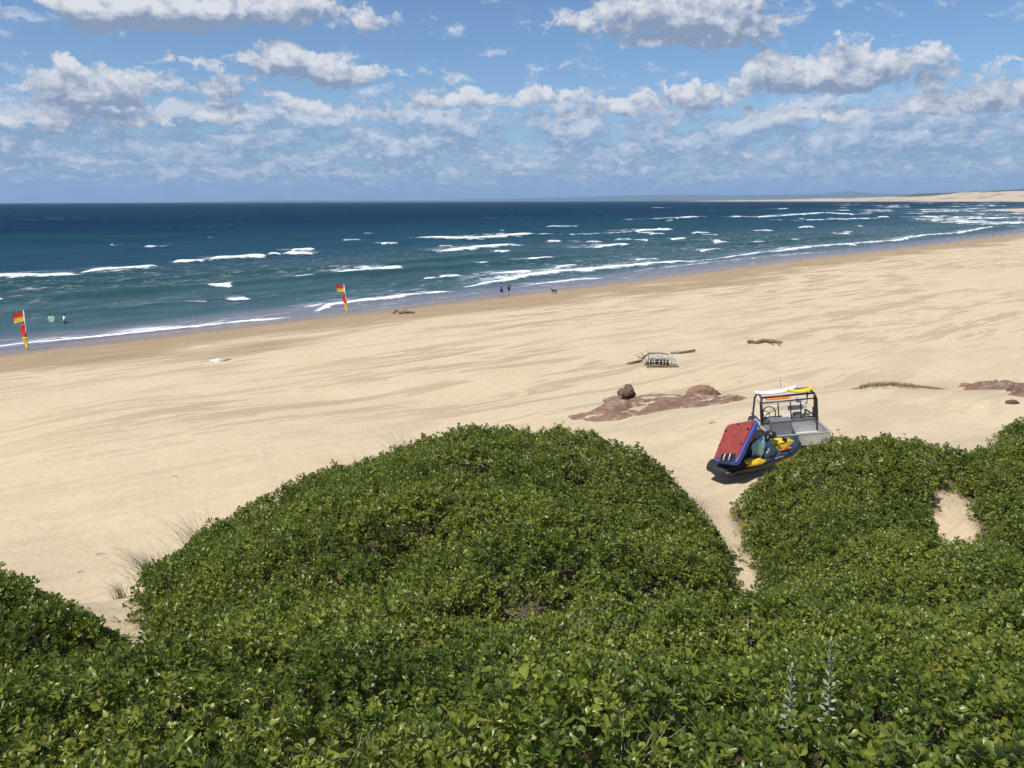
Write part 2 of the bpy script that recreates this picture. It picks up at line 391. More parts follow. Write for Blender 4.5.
LBL = {
 'left': ('coastal_shrub', 'rounded dark green shrub at the lower left, left of the small sandy notch', 'shrub'),
 'big': ('coastal_shrub', 'huge domed green shrub in the middle, its crest against the open beach', 'shrub'),
 'right': ('coastal_shrub', 'green shrub just below the beach buggy, between the sand path and the sand pocket', 'shrub'),
 'edge': ('coastal_shrub', 'green shrub at the right edge, right of the bare sand pocket', 'shrub'),
 'front': ('coastal_shrub', 'nearest shrub at the lower right with the largest leaves and two pale shoots', 'shrub'),
 'lower': ('coastal_shrub', 'nearby shrub along the bottom left below the big domed shrub', 'shrub'),
}
SH = {}
for k in ORDER:
    P = POLY[k]; ok = P
    root = empty(LBL[k][0], (0, 0, 0))
    cx, cy = float(P[:, 0].mean()), float(P[:, 1].mean())
    tag(root, LBL[k][1], LBL[k][2], 'shrubs covering the dune')
    SH[k] = root
    x0, x1 = max(-15.5, P[:, 0].min() - .2), min(23, P[:, 0].max() + .2); y0, y1 = max(.6, P[:, 1].min() - .2), P[:, 1].max() + .2
    Vs = []; Fs = []; A = [[], [], []]; off = 0
    for lay, dens in ((0, 118), (1, 92)):
        for near in (True, False):
            n = int(dens * (x1 - x0) * (y1 - y0) * 1.9)
            x = rng.uniform(x0, x1, n); y = rng.uniform(y0, y1, n)
            msk = (y < 5.5) if near else (y >= 5.5)
            msk &= np.abs(x) < 0.72 * y + 3.2 + 2.0
            x = x[msk]; y = y[msk]
            sd = poly_sd(P, x, y); own = sd + np.where(samp(CS, x, y) < .6, samp(EDG, x, y), 0) > rng.normal(-.08, .13, len(x))
            # no double planting where a neighbour owns the ground
            for j in ORDER:
                if j == k: break
                own &= ~(poly_sd(POLY[j], x, y) > 0)
            x = x[own]; y = y[own]
            sl = np.sqrt(1 + samp(NXg, x, y) ** 2 + samp(NYg, x, y) ** 2)
            keep = rng.random(len(x)) < np.clip(sl / 1.9, 0, 1)
            keep &= (samp(CH, x, y) > .05) | (rng.random(len(x)) < .35)
            x = x[keep]; y = y[keep]
            if len(x) == 0: continue
            V, Fc, a, b, c_ = rosettes(x, y, lay, near)
            Vs.append(V); Fs.append(Fc + off); off += len(V); A[0].append(a); A[1].append(b); A[2].append(c_)
    V = np.concatenate(Vs) ; Fc = np.concatenate(Fs)
    npmesh('foliage', V, Fc, m_leaf, root, False, {'v': np.concatenate(A[0]), 'young': np.concatenate(A[1]), 'dry': np.concatenate(A[2])})
    # woody stems under the leaves
    n = int(14 * (x1 - x0) * (y1 - y0)); x = rng.uniform(x0, x1, n); y = rng.uniform(y0, y1, n)
    m = (poly_sd(P, x, y) > 0.15) & (np.abs(x) < .72 * y + 3.5); x = x[m]; y = y[m]
    h = samp(CH, x, y); g0 = samp(GZ, x, y)
    bx = x + rng.normal(0, .22, len(x)); by = y + rng.normal(0, .22, len(x))
    p0 = np.stack([bx, by, samp(GZ, bx, by) - .03], 1); p2 = np.stack([x, y, g0 + h * .93], 1); p1 = (p0 + p2) / 2 + rng.normal(0, .06, (len(x), 3))
    VV = []
    for p, r in ((p0, .009), (p1, .006), (p2, .003)):
        for q in range(3):
            VV.append(p + np.array([math.cos(q * 2.09), math.sin(q * 2.09), 0]) * r)
    VV = np.stack(VV, 1).reshape(-1, 3); q = np.array([(0, 1, 4, 3), (1, 2, 5, 4), (2, 0, 3, 5), (3, 4, 7, 6), (4, 5, 8, 7), (5, 3, 6, 8)])
    npmesh('branches', VV, (q[None] + (np.arange(len(x)) * 9)[:, None, None]).reshape(-1, 4), m_twig, root)

# fallen leaves on the sand along the shrub margins
m_lit = simple('dry_leaf', (0.16, 0.10, 0.05), .8, var=.5, scale=5, bump=0)
n = 60000; x = rng.uniform(-15, 20, n); y = rng.uniform(2, 22, n); cs = samp(CS, x, y)
m = (cs > -.75) & (cs < .12) & (rng.random(n) < np.exp(-np.abs(np.minimum(cs, 0)) / .22)); x = x[m]; y = y[m]; n = len(x)
az_ = rng.uniform(0, 6.28, n); dv = np.stack([np.cos(az_), np.sin(az_), rng.normal(.05, .12, n)], 1)
V, Fc, a_, b_, c_ = leaves_from(np.stack([x, y, samp(GZ, x, y) + .008], 1), dv, np.array([0, 0, 1.]) + rng.normal(0, .3, (n, 3)), rng.uniform(.02, .045, n), rng.uniform(.01, .022, n), rng.random(n), 0 * x, 0 * x, LEAF4, F4)
tag(npmesh('leaf_litter', V, Fc, m_lit), 'dry brown leaves fallen on the sand along the shrub edges', 'leaf litter', None, 'stuff')

def canopy_hit(px, py):
    rr = ray(px, py); t = np.linspace(1.2 / rr[1], 21 / rr[1], 3000); P = CAMP + rr[None] * t[:, None]
    i = np.argmax(P[:, 2] < samp(CZ, P[:, 0], P[:, 1])); return P[i]

# pale upright shoots of the nearest shrub
def shoot(px, py_tip, py_base, lab):
    bpt = canopy_hit(px, py_base); D = bpt[1]
    tip = PD(px + 2, py_tip, D + .03)
    h = tip[2] - bpt[2]
    base = np.array([bpt[0], bpt[1], bpt[2] - .22])
    bm = bmesh.new(); tube(bm, [base, (base + tip) / 2 + np.array([.012, 0, 0]), tip], .0055, 6, r2=.003)
    st = bmobj('shoot', bm, m_twig, SH['front'], True); st['label'] = lab
    n = 46; f = np.linspace(.30, 1, n); b = base[None] + (tip - base)[None] * f[:, None]
    ph = np.arange(n) * 2.4; el = R(20) + R(55) * (f - .35) / .65
    d = np.stack([np.cos(ph) * np.cos(el), np.sin(ph) * np.cos(el), np.sin(el)], 1)
    L = .052 - .020 * (f - .30) / .70
    V, Fc, a, bb, cc = leaves_from(b, d, np.array([0, 0, 1.]) + rng.normal(0, .2, (n, 3)), L, L * .42, rng.random(n), rng.random(n), 0 * f, LEAF6, F6)
    npmesh('shoot_leaf', V, Fc, m_silver, st)
shoot(790, 668, 722, 'left pale upright shoot with grey felted leaves')
shoot(829, 642, 725, 'taller pale upright shoot with grey felted leaves')

# dead twigs showing in a hollow of the big shrub
def twigs(px, py, rad, n, lab, root):
    p = canopy_hit(px, py); bm = bmesh.new()
    for i in range(n):
        a = random.uniform(0, 6.28); b = Vector(p) + Vector((random.gauss(0, rad), random.gauss(0, rad), random.uniform(-.1, .05)))
        d = Vector((math.cos(a), math.sin(a), random.uniform(.1, .9))).normalized()
        l = random.uniform(.12, .34)
        m = b + d * l * .5 + Vector((random.gauss(0, .02), random.gauss(0, .02), random.gauss(0, .02)))
        tube(bm, [b, m, b + d * l + Vector((0, 0, random.uniform(-.05, .03)))], .0042, 4, False, .0015)
        if random.random() < .6:
            d2 = (d + Vector((random.gauss(0, .6), random.gauss(0, .6), .2))).normalized()
            tube(bm, [m, m + d2 * l * .5], .003, 4, False, .001)
    o = bmobj('dead_twigs', bm, m_dead, root); o['label'] = lab
twigs(523, 612, .12, 60, 'dry brown leafless twigs in a hollow of the shrub', SH['big'])
twigs(590, 628, .16, 14, 'few pale dry twigs', SH['big'])
twigs(650, 560, .2, 18, 'thin dry twigs near the bare spot', SH['big'])

# dune grass tufts ---------------------------------------------------
m_grass = simple('dune_grass', (0.20, 0.21, 0.115), 0.6, var=.3, scale=3, bump=0)
def tuft(px, py, n, hgt, spread, lab, D=None, lean=(-.25, 0)):
    if D is None: p = canopy_hit(px, py)
    else: p = PD(px, py, D)
    x, y = float(p[0]), float(p[1]); z = gz(x, y)
    ch = float(samp(CH, np.array([x]), np.array([y]))[0])
    V = []; Fc = []
    for i in range(n):
        a = random.uniform(0, 6.28); r = abs(random.gauss(0, spread)); bx, by = r * math.cos(a), r * math.sin(a)
        h = hgt * random.uniform(.5, 1.1) + ch; dx = lean[0] * h * random.uniform(.2, 1.6) + random.gauss(0, .22) * h; dy = lean[1] * h + random.gauss(0, .2) * h
        w = .0055; wa = random.uniform(0, 3.14); wx, wy = w * math.cos(wa), w * math.sin(wa); b = len(V)
        bz = gz(x + bx, y + by) - z if False else 0
        for q in range(5):
            f = q / 4; cx_, cy_, cz_ = bx + dx * f * f, by + dy * f * f, bz - .03 + h * (f - .22 * f * f)
            k = (1 - f * .85)
            V += [(cx_ - wx * k, cy_ - wy * k, cz_), (cx_ + wx * k, cy_ + wy * k, cz_)]
        for q in range(4): Fc.append((b + 2 * q, b + 2 * q + 1, b + 2 * q + 3, b + 2 * q + 2))
    o = npmesh('dune_grass', V, Fc, m_grass); o.location = (x, y, z)
    tag(o, lab, 'grass tuft', 'tufts of dune grass'); return o
tuft(158, 574, 190, .66, .22, 'grey green grass tuft right of the sandy notch', 12.0, (-.45, 0))
tuft(121, 603, 70, .5, .10, 'small grass tuft at the top of the sandy notch', 12.2)
tuft(240, 505, 200, .72, .38, 'wispy grass tuft on the left shoulder of the big shrub', 15.0, (-.3, 0))
tuft(205, 532, 130, .6, .28, 'thin grass tuft between the two larger tufts on the left shoulder', 13.4, (-.35, 0))
tuft(365, 450, 60, .75, .35, 'sparse thin grass on the crest left of the highest point', 17.3)
tuft(405, 440, 60, .85, .25, 'thin tall grass blades on the crest of the big shrub', 17.6)
tuft(700, 482, 36, .75, .14, 'few grass stalks at the right shoulder of the big shrub near the sled', 16.7, (-.05, 0))
tuft(345, 758, 70, .22, .12, 'pale grass blades at the bottom edge of the picture', None, (.2, 0))
tuft(610, 735, 24, .2, .08, 'sparse pale grass between leaves near the bottom centre', None, (.2, 0))

# ------------------------------------------------------------------ beach / ground sheet
def nonuni(a, b, fine0, fine1, step, grow):
    mid = list(np.arange(fine0, fine1 + step * .5, step)); v = mid[-1]; s = step
    hi = []
    while v < b: s *= grow; v += s; hi.append(min(v, b))
    v = mid[0]; s = step; lo = []
    while v > a: s *= grow; v -= s; lo.append(max(v, a))
    return np.array(lo[::-1] + mid + hi)
bxs = nonuni(-28000, 28000, -24, 30, 0.22, 1.045); bys = nonuni(-2000, 30000, -2, 42, 0.22, 1.022)
BX, BY = np.meshgrid(bxs, bys, indexing='ij')
BS = coast_s(BX, BY); BZ = terrain(BX, BY, BS)
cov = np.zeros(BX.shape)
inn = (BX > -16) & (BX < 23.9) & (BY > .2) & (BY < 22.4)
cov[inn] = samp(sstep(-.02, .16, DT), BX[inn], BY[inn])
vis = np.ones(BX.shape, bool)
idx = np.arange(BX.size).reshape(BX.shape)
Q = np.stack([idx[:-1, :-1], idx[1:, :-1], idx[1:, 1:], idx[:-1, 1:]], -1).reshape(-1, 4)
m_sand, t = newmat('beach_sand')
pos = t.new('ShaderNodeNewGeometry').outputs['Position']; P_ = t.sep(pos)
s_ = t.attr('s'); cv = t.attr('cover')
# streak coordinates: along the shore and across it
th = R(52); al = t.math('ADD', t.math('MULTIPLY', P_[0], math.sin(th)), t.math('MULTIPLY', P_[1], math.cos(th)))
ac = t.math('SUBTRACT', t.math('MULTIPLY', P_[0], math.cos(th)), t.math('MULTIPLY', P_[1], math.sin(th)))
sv = t.comb(t.math('MULTIPLY', al, .15), t.math('MULTIPLY', ac, .8))
st1 = t.noise(sv, .62, 6, .62, .9); st2 = t.noise(t.comb(t.math('MULTIPLY', al, .25), t.math('MULTIPLY', ac, 2.2), 3.0), .8, 5, .65, .3)
big = t.noise(pos, .035, 2, .5)
streak = t.math('MULTIPLY', t.ss(t.math('ADD', st1, t.math('MULTIPLY', t.math('SUBTRACT', st2, .5), .55)), .495, .560), t.math('ADD', t.ss(big, .36, .56, .25, .95), t.ss(s_, 50., 20., 0, .25)))
col = t.mix(t.math('MULTIPLY', t.ss(t.noise(pos, .25, 4, .6), .3, .7), 1.0), (0.655, 0.525, 0.350), (0.610, 0.485, 0.318))
col = t.mix(t.math('MULTIPLY', streak, t.ss(P_[1], 26., 40., .25, .74)), col, (0.415, 0.310, 0.195))
fine = t.noise(pos, 3.0, 6, .7)
col = t.mix(t.ss(fine, .35, .7, 0, .22), col, (0.43, 0.33, 0.21))
# dark specks of shell and weed
sp = t.ss(t.noise(pos, 5.5, 2, .5), .735, .765); col = t.mix(t.math('MULTIPLY', sp, .55), col, (0.16, 0.11, 0.07))
# moist band
wetn = t.math('ADD', s_, t.math('MULTIPLY', t.math('SUBTRACT', t.noise(t.comb(t.math('MULTIPLY', al, .35), t.math('MULTIPLY', ac, 1.0)), .10, 5, .62), .5), -44.0))
moist = t.ss(wetn, 21.0, 13.0); wet = t.ss(t.math('ADD', s_, t.math('MULTIPLY', t.noise(pos, .12, 2), -4)), 4.5, 0.2)
near = t.ss(P_[1], 900., 500.)
moist = t.math('MULTIPLY', moist, near); wet = t.math('MULTIPLY', wet, near)
col = t.mix(moist, col, t.mix(t.ss(t.noise(sv, 1.1, 4), .35, .65), (0.410, 0.302, 0.185), (0.345, 0.250, 0.150)))
col = t.mix(wet, col, (0.27, 0.19, 0.135))
col = t.mix(t.math('MULTIPLY', t.math('MULTIPLY', t.ss(t.noise(t.comb(P_[0], P_[1], t.math('MULTIPLY', P_[2], 18.)), .0035, 6, .65), .54, .60), t.ss(P_[1], 1500., 2600.)), .75), col, (0.17, 0.15, 0.095))   # scrub patches on the far dunes
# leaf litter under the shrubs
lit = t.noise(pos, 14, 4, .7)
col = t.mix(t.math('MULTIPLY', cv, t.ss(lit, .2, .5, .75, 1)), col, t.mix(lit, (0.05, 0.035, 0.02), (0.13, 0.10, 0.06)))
col = t.mix(t.ss(P_[1], 9000., 10500.), col, (0.06, 0.07, 0.045))   # wooded coast beyond the dunes
t.put(t.b.inputs['Base Color'], col)
t.put(t.b.inputs['Roughness'], t.lin(wet, 0, 1, .92, .20)); t.put(t.b.inputs['Specular IOR Level'], t.lin(wet, 0, 1, .15, .5))
rip = t.noise(t.comb(t.math('MULTIPLY', al, .6), t.math('MULTIPLY', ac, 2.6)), 1.3, 5, .6)
foot = t.noise(pos, 2.1, 6, .72)
hgt = t.math('ADD', t.math('MULTIPLY', rip, .05), t.math('MULTIPLY', foot, .085))
# wheel ruts: thin lines wandering along the beach
w1 = t.new('ShaderNodeTexWave', wave_type='BANDS', bands_direction='Y'); t.put(w1.inputs['Vector'], t.comb(t.math('MULTIPLY', al, .05), ac)); w1.inputs['Scale'].default_value = .09; w1.inputs['Distortion'].default_value = 3.0; w1.inputs['Detail'].default_value = 2
rut = t.ss(w1.outputs['Fac'], .985, 1.0)
hgt = t.math('SUBTRACT', hgt, t.math('MULTIPLY', rut, .03))
for (ax_, ay_), (bx_, by_) in (((14, 28.2), (46, 44)), ((14.8, 26.9), (46.9, 42.6)), ((-18, 25), (40, 61)), ((-18.9, 26.4), (39, 62.4))):
    L_ = math.hypot(bx_ - ax_, by_ - ay_); nx_, ny_ = (by_ - ay_) / L_, -(bx_ - ax_) / L_
    dl = t.math('ADD', t.math('ADD', t.math('MULTIPLY', P_[0], nx_), t.math('MULTIPLY', P_[1], ny_)), -(ax_ * nx_ + ay_ * ny_))
    dl = t.math('ABSOLUTE', t.math('ADD', dl, t.math('MULTIPLY', t.math('SUBTRACT', t.noise(pos, .05, 1), .5), 4.0)))
    al_ = t.math('ADD', t.math('ADD', t.math('MULTIPLY', P_[0], -ny_), t.math('MULTIPLY', P_[1], nx_)), -(-ax_ * ny_ + ay_ * nx_))
    on = t.math('MULTIPLY', t.ss(al_, 0., 2.), t.ss(al_, L_, L_ - 8))
    hgt = t.math('SUBTRACT', hgt, t.math('MULTIPLY', t.math('MULTIPLY', t.ss(dl, .22, .10), on), .035))
    hgt = t.math('ADD', hgt, t.math('MULTIPLY', t.math('MULTIPLY', t.math('MULTIPLY', t.ss(dl, .20, .28), t.ss(dl, .42, .30)), on), .012))
t.put(t.b.inputs['Normal'], t.bump(hgt, .8, 1.0))
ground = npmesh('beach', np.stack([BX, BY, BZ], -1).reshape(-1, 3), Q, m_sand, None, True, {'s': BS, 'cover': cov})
tag(ground, None, None, None, 'structure')

# ------------------------------------------------------------------ sea
def pl(*pts): return [(W(x, y, .4)[0], W(x, y, .4)[1]) for x, y in pts]
# (points, foam width m, height m, strength)
BR = [
 (pl((-60, 278), (0, 276.5), (40, 276.5), (79, 275)), 2.6, .75, 1), (pl((79, 271.8), (120, 269.5), (158, 266)), 2.4, .8, 1),
 (pl((174, 261), (205, 261)), 2.2, .7, 1), (pl((211, 259), (240, 257.5), (264, 255.5)), 2.6, .8, 1), (pl((266, 254), (276, 254)), 1.8, .6, .9),
 (pl((281, 253.5), (311, 253.5)), 2.4, .7, 1), (pl((292, 250), (314, 249)), 2.2, .7, 1), (pl((144, 246), (155, 246)), 2.2, .6, .9),
 (pl((209, 285.7), (236, 285)), 1.2, .4, 1), (pl((227, 298), (245, 297)), 1.1, .4, 1), (pl((181, 301), (205, 300.5)), .8, .2, .6),
 (pl((267, 280), (284, 279.5)), 1.2, .4, .9), (pl((298, 277), (326, 275)), 1.5, .5, 1), (pl((20, 297.5), (39, 296.5)), .8, .3, .8), (pl((-10, 299), (2, 298)), 1.0, .4, 1),
 (pl((328, 272), (360, 270.5), (404, 265.5)), 1.7, .55, 1),
 (pl((409, 237), (470, 238.5), (505, 236.5), (533, 233.5)), 3.6, .95, 1), (pl((436, 251), (452, 250.5), (490, 246.5), (522, 244.5)), 2.8, .85, 1),
 (pl((497, 251), (512, 250.5)), 1.8, .5, .9), (pl((384, 243), (399, 242.5)), 2.4, .6, .9),
 (pl((560, 234), (610, 232.5), (638, 231)), 2.0, .3, .55), (pl((638, 231), (672, 229)), 3.6, .9, 1), (pl((620, 219), (680, 218)), 3, .3, .6), (pl((678, 218), (699, 216.5)), 4.5, 1.0, 1),
 (pl((589, 241.5), (601, 241)), 2.2, .6, 1), (pl((596, 247.5), (615, 245), (628, 244)), 2.2, .7, 1), (pl((531, 258.5), (552, 257)), 1.8, .6, 1), (pl((483, 262.5), (497, 262)), 1.6, .5, .9),
 (pl((423, 278.5), (436, 278.5)), 1.5, .5, 1), (pl((440, 277), (462, 276.5)), 1.8, .6, 1), (pl((472, 275), (480, 275)), 1.3, .5, .9), (pl((486, 273.5), (528, 271.5)), 1.6, .5, .9),
 (pl((672, 239), (684, 238)), 2.2, .6, .9), (pl((560, 226), (580, 226)), 2.5, .5, .6), (pl((800, 227), (815, 227)), 3, .8, .9),
 (pl((714, 216.5), (760, 217), (778, 216)), 4.5, 1., 1), (pl((778, 216), (824, 212.8), (855, 214.5)), 4.5, 1., 1), (pl((801, 219.8), (850, 219), (876, 218)), 3.6, .8, .9), (pl((878, 217), (889, 217)), 4, 1., 1),
 (pl((780, 209), (787, 208.5)), 5, 1., .9), (pl((840, 210.5), (850, 210)), 5, 1, .9), (pl((891, 206.5), (899, 206)), 7, 1.4, 1), (pl((860, 212), (880, 212)), 4, .8, .8),
 # wash at the edge
 (pl((-30, 346), (42, 338.5), (97, 333), (139, 327.5), (200, 322.6), (245, 318), (289, 314)), .75, .14, .9), (pl((57, 334), (72, 335)), .8, .1, .7),
 (pl((316, 308), (332, 302.5), (352, 300), (370, 298), (415, 292.5), (454, 288.5)), 1.2, .3, .95),
 (pl((468, 284.5), (505, 278.5), (531, 273.5), (580, 269.3), (644, 263.3), (700, 259)), 1.6, .4, .92),
 (pl((515, 284), (560, 279), (602, 275.5)), .7, .1, .8), (pl((634, 269), (700, 262), (760, 256), (820, 250)), .9, .1, .5),
 (pl((700, 259), (760, 252), (811, 246), (863, 242.3), (896, 239.5), (925, 234.5), (961, 232), (996, 225.5)), 1.5, .35, .82),
 (pl((640, 259), (660, 258)), 1.5, .4, .7), (pl((700, 250), (722, 248)), 1.6, .4, .7), (pl((560, 266), (580, 264.5)), 1.5, .4, .7),
]
for i in range(165):   # broken white water of the far right surf
    px = random.uniform(840, 1075); py = random.uniform(203, 236)
    if (px - 840) / 235 * 26 + 203 < py - 8 or px < 860 and py > 222: continue
    l = random.uniform(6, 46) * (.45 + (py - 200) / 40); BR.append((pl((px, py), (px + l, py - l * .02)), random.uniform(2, 3.6) * (1 + 10 / max(3, py - 200)), .8, random.uniform(.5, 1)))
for i in range(34):
    px = random.uniform(520, 880); py = random.uniform(206, 246); l = random.uniform(4, 26)
    BR.append((pl((px, py), (px + l, py)), 2.2 * (1 + 8 / (py - 199)), .6, .8))
for i in range(9):
    px = random.uniform(0, 560); py = random.uniform(214, 262); l = random.uniform(2, 22)
    BR.append((pl((px, py), (px + l, py)), 1.4, .4, .7))
rows = np.r_[np.linspace(201.6 - .35, 214, 70), np.arange(214.4, 300, .36), np.arange(300.3, 352, .3), np.arange(353, 460, 2.)]
cols = np.r_[np.arange(-420, -60, 8.), np.arange(-60, 1090, 1.7), np.arange(1096, 1500, 8.)]
flat = fw.copy()
SX = np.zeros((len(cols), len(rows))); SY = SX.copy()
for j, r_ in enumerate(rows):
    rr = 201 + (r_ - 201)  # nominal row at image centre
    ang = PITCH + math.atan((rr - 384) / F); Dd = min(H / math.tan(max(ang, 1e-4)), 30000)
    SY[:, j] = Dd; SX[:, j] = (cols - 512) / F * (Dd * math.cos(PITCH) + H * math.sin(PITCH))
SX[:, 0] = (cols - 512) / F * 30500; SY[:, 0] = 30000
SS = coast_s(SX, SY)
foam = np.zeros(SX.shape); Z = np.zeros(SX.shape); fl = SY < 1600
wx = SX + 2.2 * fbm(SX / 11, SY / 11, 3); wy = SY + 2.6 * fbm(SX / 9 + 5, SY / 9 + 2, 3)
for pts, wd, hh, stg in BR:
    if hh > .35: wd *= 1.2
    P = np.array(pts); L = np.r_[0, np.cumsum(np.hypot(*np.diff(P, axis=0).T))]; tot = L[-1]
    x0, x1, y0, y1 = P[:, 0].min() - 14, P[:, 0].max() + 14, P[:, 1].min() - 14, P[:, 1].max() + 14
    m = (SX > x0) & (SX < x1) & (SY > y0) & (SY < y1)
    if not m.any(): continue
    x = wx[m]; y = wy[m]; bd = np.full(x.shape, 1e9); bt = np.zeros(x.shape)
    for i in range(len(P) - 1):
        a, b = P[i], P[i + 1]; d = b - a; l = np.hypot(*d)
        t_ = np.clip(((x - a[0]) * d[0] + (y - a[1]) * d[1]) / (l * l), 0, 1)
        dd = (d[0] * (y - a[1]) - d[1] * (x - a[0])) / l      # + = seaward (left of travel)
        q = np.hypot(x - a[0] - t_ * d[0], y - a[1] - t_ * d[1]) * np.where(dd > 0, 1, -1)
        u = np.abs(q) < np.abs(bd); bd = np.where(u, q, bd); bt = np.where(u, (L[i] + t_ * l) / tot, bt)
    taper = np.clip(np.minimum(bt / .18, (1 - bt) / .10), 0, 1) * .75 + .25
    nz_ = np.clip(.35 + 1.5 * (fbm(x / 3.2 + wd, y / 3.2, 3) + .5) * .9, .3, 1.6)
    wdt = wd * taper * nz_
    f = np.where(bd > 0, np.maximum(np.exp(-(bd / (wdt * .9)) ** 2), .50 * np.exp(-(bd / (wd * 4.0)) ** 2) * np.clip(taper * 1.3 - .3, 0, 1)), np.exp(-(bd / (wdt * .55)) ** 2))
    foam[m] = np.maximum(foam[m], (stg + .15) * f)
    Z[m] = np.maximum(Z[m], hh * taper * np.where(bd > 0, np.exp(-(bd / (wd * 1.6)) ** 2), np.exp(-(bd / (wd * .75)) ** 2)))
# swell running parallel to the shore
sw_s = SS + 10 * fbm(SX / 90, SY / 90, 2) + 3 * fbm(SX / 25, SY / 25, 2)
amp = (0.22 + 1.2 * fbm(SX / 55 + 3, SY / 55, 2)).clip(0.04, .6) * sstep(-6, -30, SS) * (1 - .4 * sstep(-150, -500, SS))
ph = sw_s / 17.0 * 2 * math.pi
swell = amp * (np.abs(np.cos(ph / 2)) ** 6 * 2 - .5)
Z = np.maximum(Z, swell) + (0.22 * fbm(SX / 3.2, SY / 3.2, 3) + .3 * fbm(SX / 9 + 2, SY / 9, 2)) * sstep(-3, -12, SS)
Z = np.where(SY > 1800, 0, Z)
Z *= sstep(2, -2, SS) * .98 + .02
# thin sheet runs a little way up the sand
idx = np.arange(SX.size).reshape(SX.shape)
Q = np.stack([idx[:-1, :-1], idx[1:, :-1], idx[1:, 1:], idx[:-1, 1:]], -1).reshape(-1, 4)
keep = (SS < 14).reshape(-1); Q = Q[keep[Q].any(1)]
m_sea, t = newmat('sea_water')
pos = t.new('ShaderNodeNewGeometry').outputs['Position']; P_ = t.sep(pos)
s_ = t.attr('s'); fo = t.attr('foam'); hz = t.attr('lift')
al = t.math('ADD', t.math('MULTIPLY', P_[0], .707), t.math('MULTIPLY', P_[1], .707)); ac = t.math('SUBTRACT', t.math('MULTIPLY', P_[0], .707), t.math('MULTIPLY', P_[1], .707))
sv = t.comb(t.math('MULTIPLY', al, .35), ac)
n1 = t.noise(sv, .018, 4, .6)
sN = t.math('ADD', s_, t.math('MULTIPLY', t.math('SUBTRACT', n1, .5), 60.))
deep = (0.0020, 0.024, 0.066); mid = (0.013, 0.064, 0.106); shal = (0.066, 0.126, 0.145); sandy = (0.175, 0.165, 0.180)
c = t.mix(t.ss(sN, -420., -90.), deep, mid)
c = t.mix(t.ss(sN, -110., -22.), c, shal)
ch = t.noise(sv, .22, 5, .65); c = t.mix(t.ss(ch, .35, .65, 0, .75), c, t.mix(.5, c, (0.0, 0.018, 0.03)))  # shading of the chop painted in as darker water colour
c = t.mix(t.ss(t.noise(sv, .05, 6, .7), .45, .62, 0, .45), c, t.mix(.5, c, (0.03, 0.09, 0.11)))
c = t.mix(t.math('MULTIPLY', t.ss(hz, .10, .45), .7), c, (0.016, 0.070, 0.060))      # swell shading put into the colour: raised faces tinted dark green
n2 = t.noise(sv, .16, 3, .5)
c = t.mix(t.ss(t.math('ADD', s_, t.math('MULTIPLY', t.math('SUBTRACT', n2, .5), 8.)), -11., -3.), c, sandy)  # lavender of the reflected sky mixed into the swash sand colour
# foam
br = t.noise(pos, 1.1, 5, .7); br2 = t.noise(sv, .5, 5, .75)
rag = t.noise(t.comb(t.math('MULTIPLY', al, .22), t.math('MULTIPLY', ac, .5)), .9, 6, .72)
fm = t.ss(t.math('ADD', fo, t.math('ADD', t.math('MULTIPLY', t.math('SUBTRACT', br, .5), .9), t.math('MULTIPLY', t.math('SUBTRACT', rag, .5), 1.5))), .38, .78)
trail = t.math('MULTIPLY', t.ss(br2, .47, .62), t.ss(fo, .04, .45, 0, .95))
lacz = t.math('MULTIPLY', t.ss(s_, -130., -45.), t.ss(s_, -4., -14.))
lace = t.math('MULTIPLY', t.math('MULTIPLY', t.ss(t.noise(sv, .8, 6, .8), .52, .68), t.ss(t.noise(sv, .03, 3, .6), .40, .56)), lacz)
edge = t.math('MULTIPLY', t.ss(t.noise(t.comb(t.math('MULTIPLY', al, .4), ac), .7, 5, .7), .52, .66), t.math('MULTIPLY', t.ss(s_, -9., -4.), .25))
fm = t.math('MAXIMUM', fm, trail); fm = t.math('MAXIMUM', fm, t.math('MULTIPLY', lace, .5)); fm = t.math('MAXIMUM', fm, edge)
fm = t.math('MINIMUM', fm, 1.0)
c = t.mix(fm, c, (0.86, 0.88, 0.90))
rough = t.math('ADD', t.math('MULTIPLY', t.noise(sv, .35, 6, .62), 1.4), t.math('MULTIPLY', t.noise(sv, 1.6, 4, .6), .25))
rough = t.math('MULTIPLY', rough, t.ss(s_, -2., -25., .06, 1.0))
nb = t.bump(rough, .9, 1.0)
nb2 = t.bump(t.math('MULTIPLY', br, fm), .6, .25, nb)
# a wind-roughened sea never reaches mirror reflectance: facets tilt, so the grazing term saturates
df = t.new('ShaderNodeBsdfDiffuse'); t.put(df.inputs['Color'], c); t.put(df.inputs['Normal'], nb2)
gl = t.new('ShaderNodeBsdfGlossy'); gl.inputs['Roughness'].default_value = .16; t.put(gl.inputs['Normal'], nb2)
lw = t.new('ShaderNodeLayerWeight'); t.put(lw.inputs['Normal'], nb2)
fr = t.math('ADD', t.math('MULTIPLY', t.math('POWER', lw.outputs['Facing'], 5.0), .98), .02)
cap = t.math('ADD', t.ss(s_, -260., -30., .055, .15), t.ss(s_, -14., -1., 0, .22))
fac = t.math('MULTIPLY', t.math('MINIMUM', fr, cap), t.math('SUBTRACT', 1.0, fm))
ms = t.new('ShaderNodeMixShader'); t.put(ms.inputs[0], fac); t.l.new(df.outputs[0], ms.inputs[1]); t.l.new(gl.outputs[0], ms.inputs[2])
t.l.new(ms.outputs[0], t.out.inputs[0])
sea = npmesh('sea', np.stack([SX, SY, Z], -1).reshape(-1, 3), Q, m_sea, None, True, {'s': SS, 'foam': foam, 'lift': Z})
tag(sea, None, None, None, 'structure')

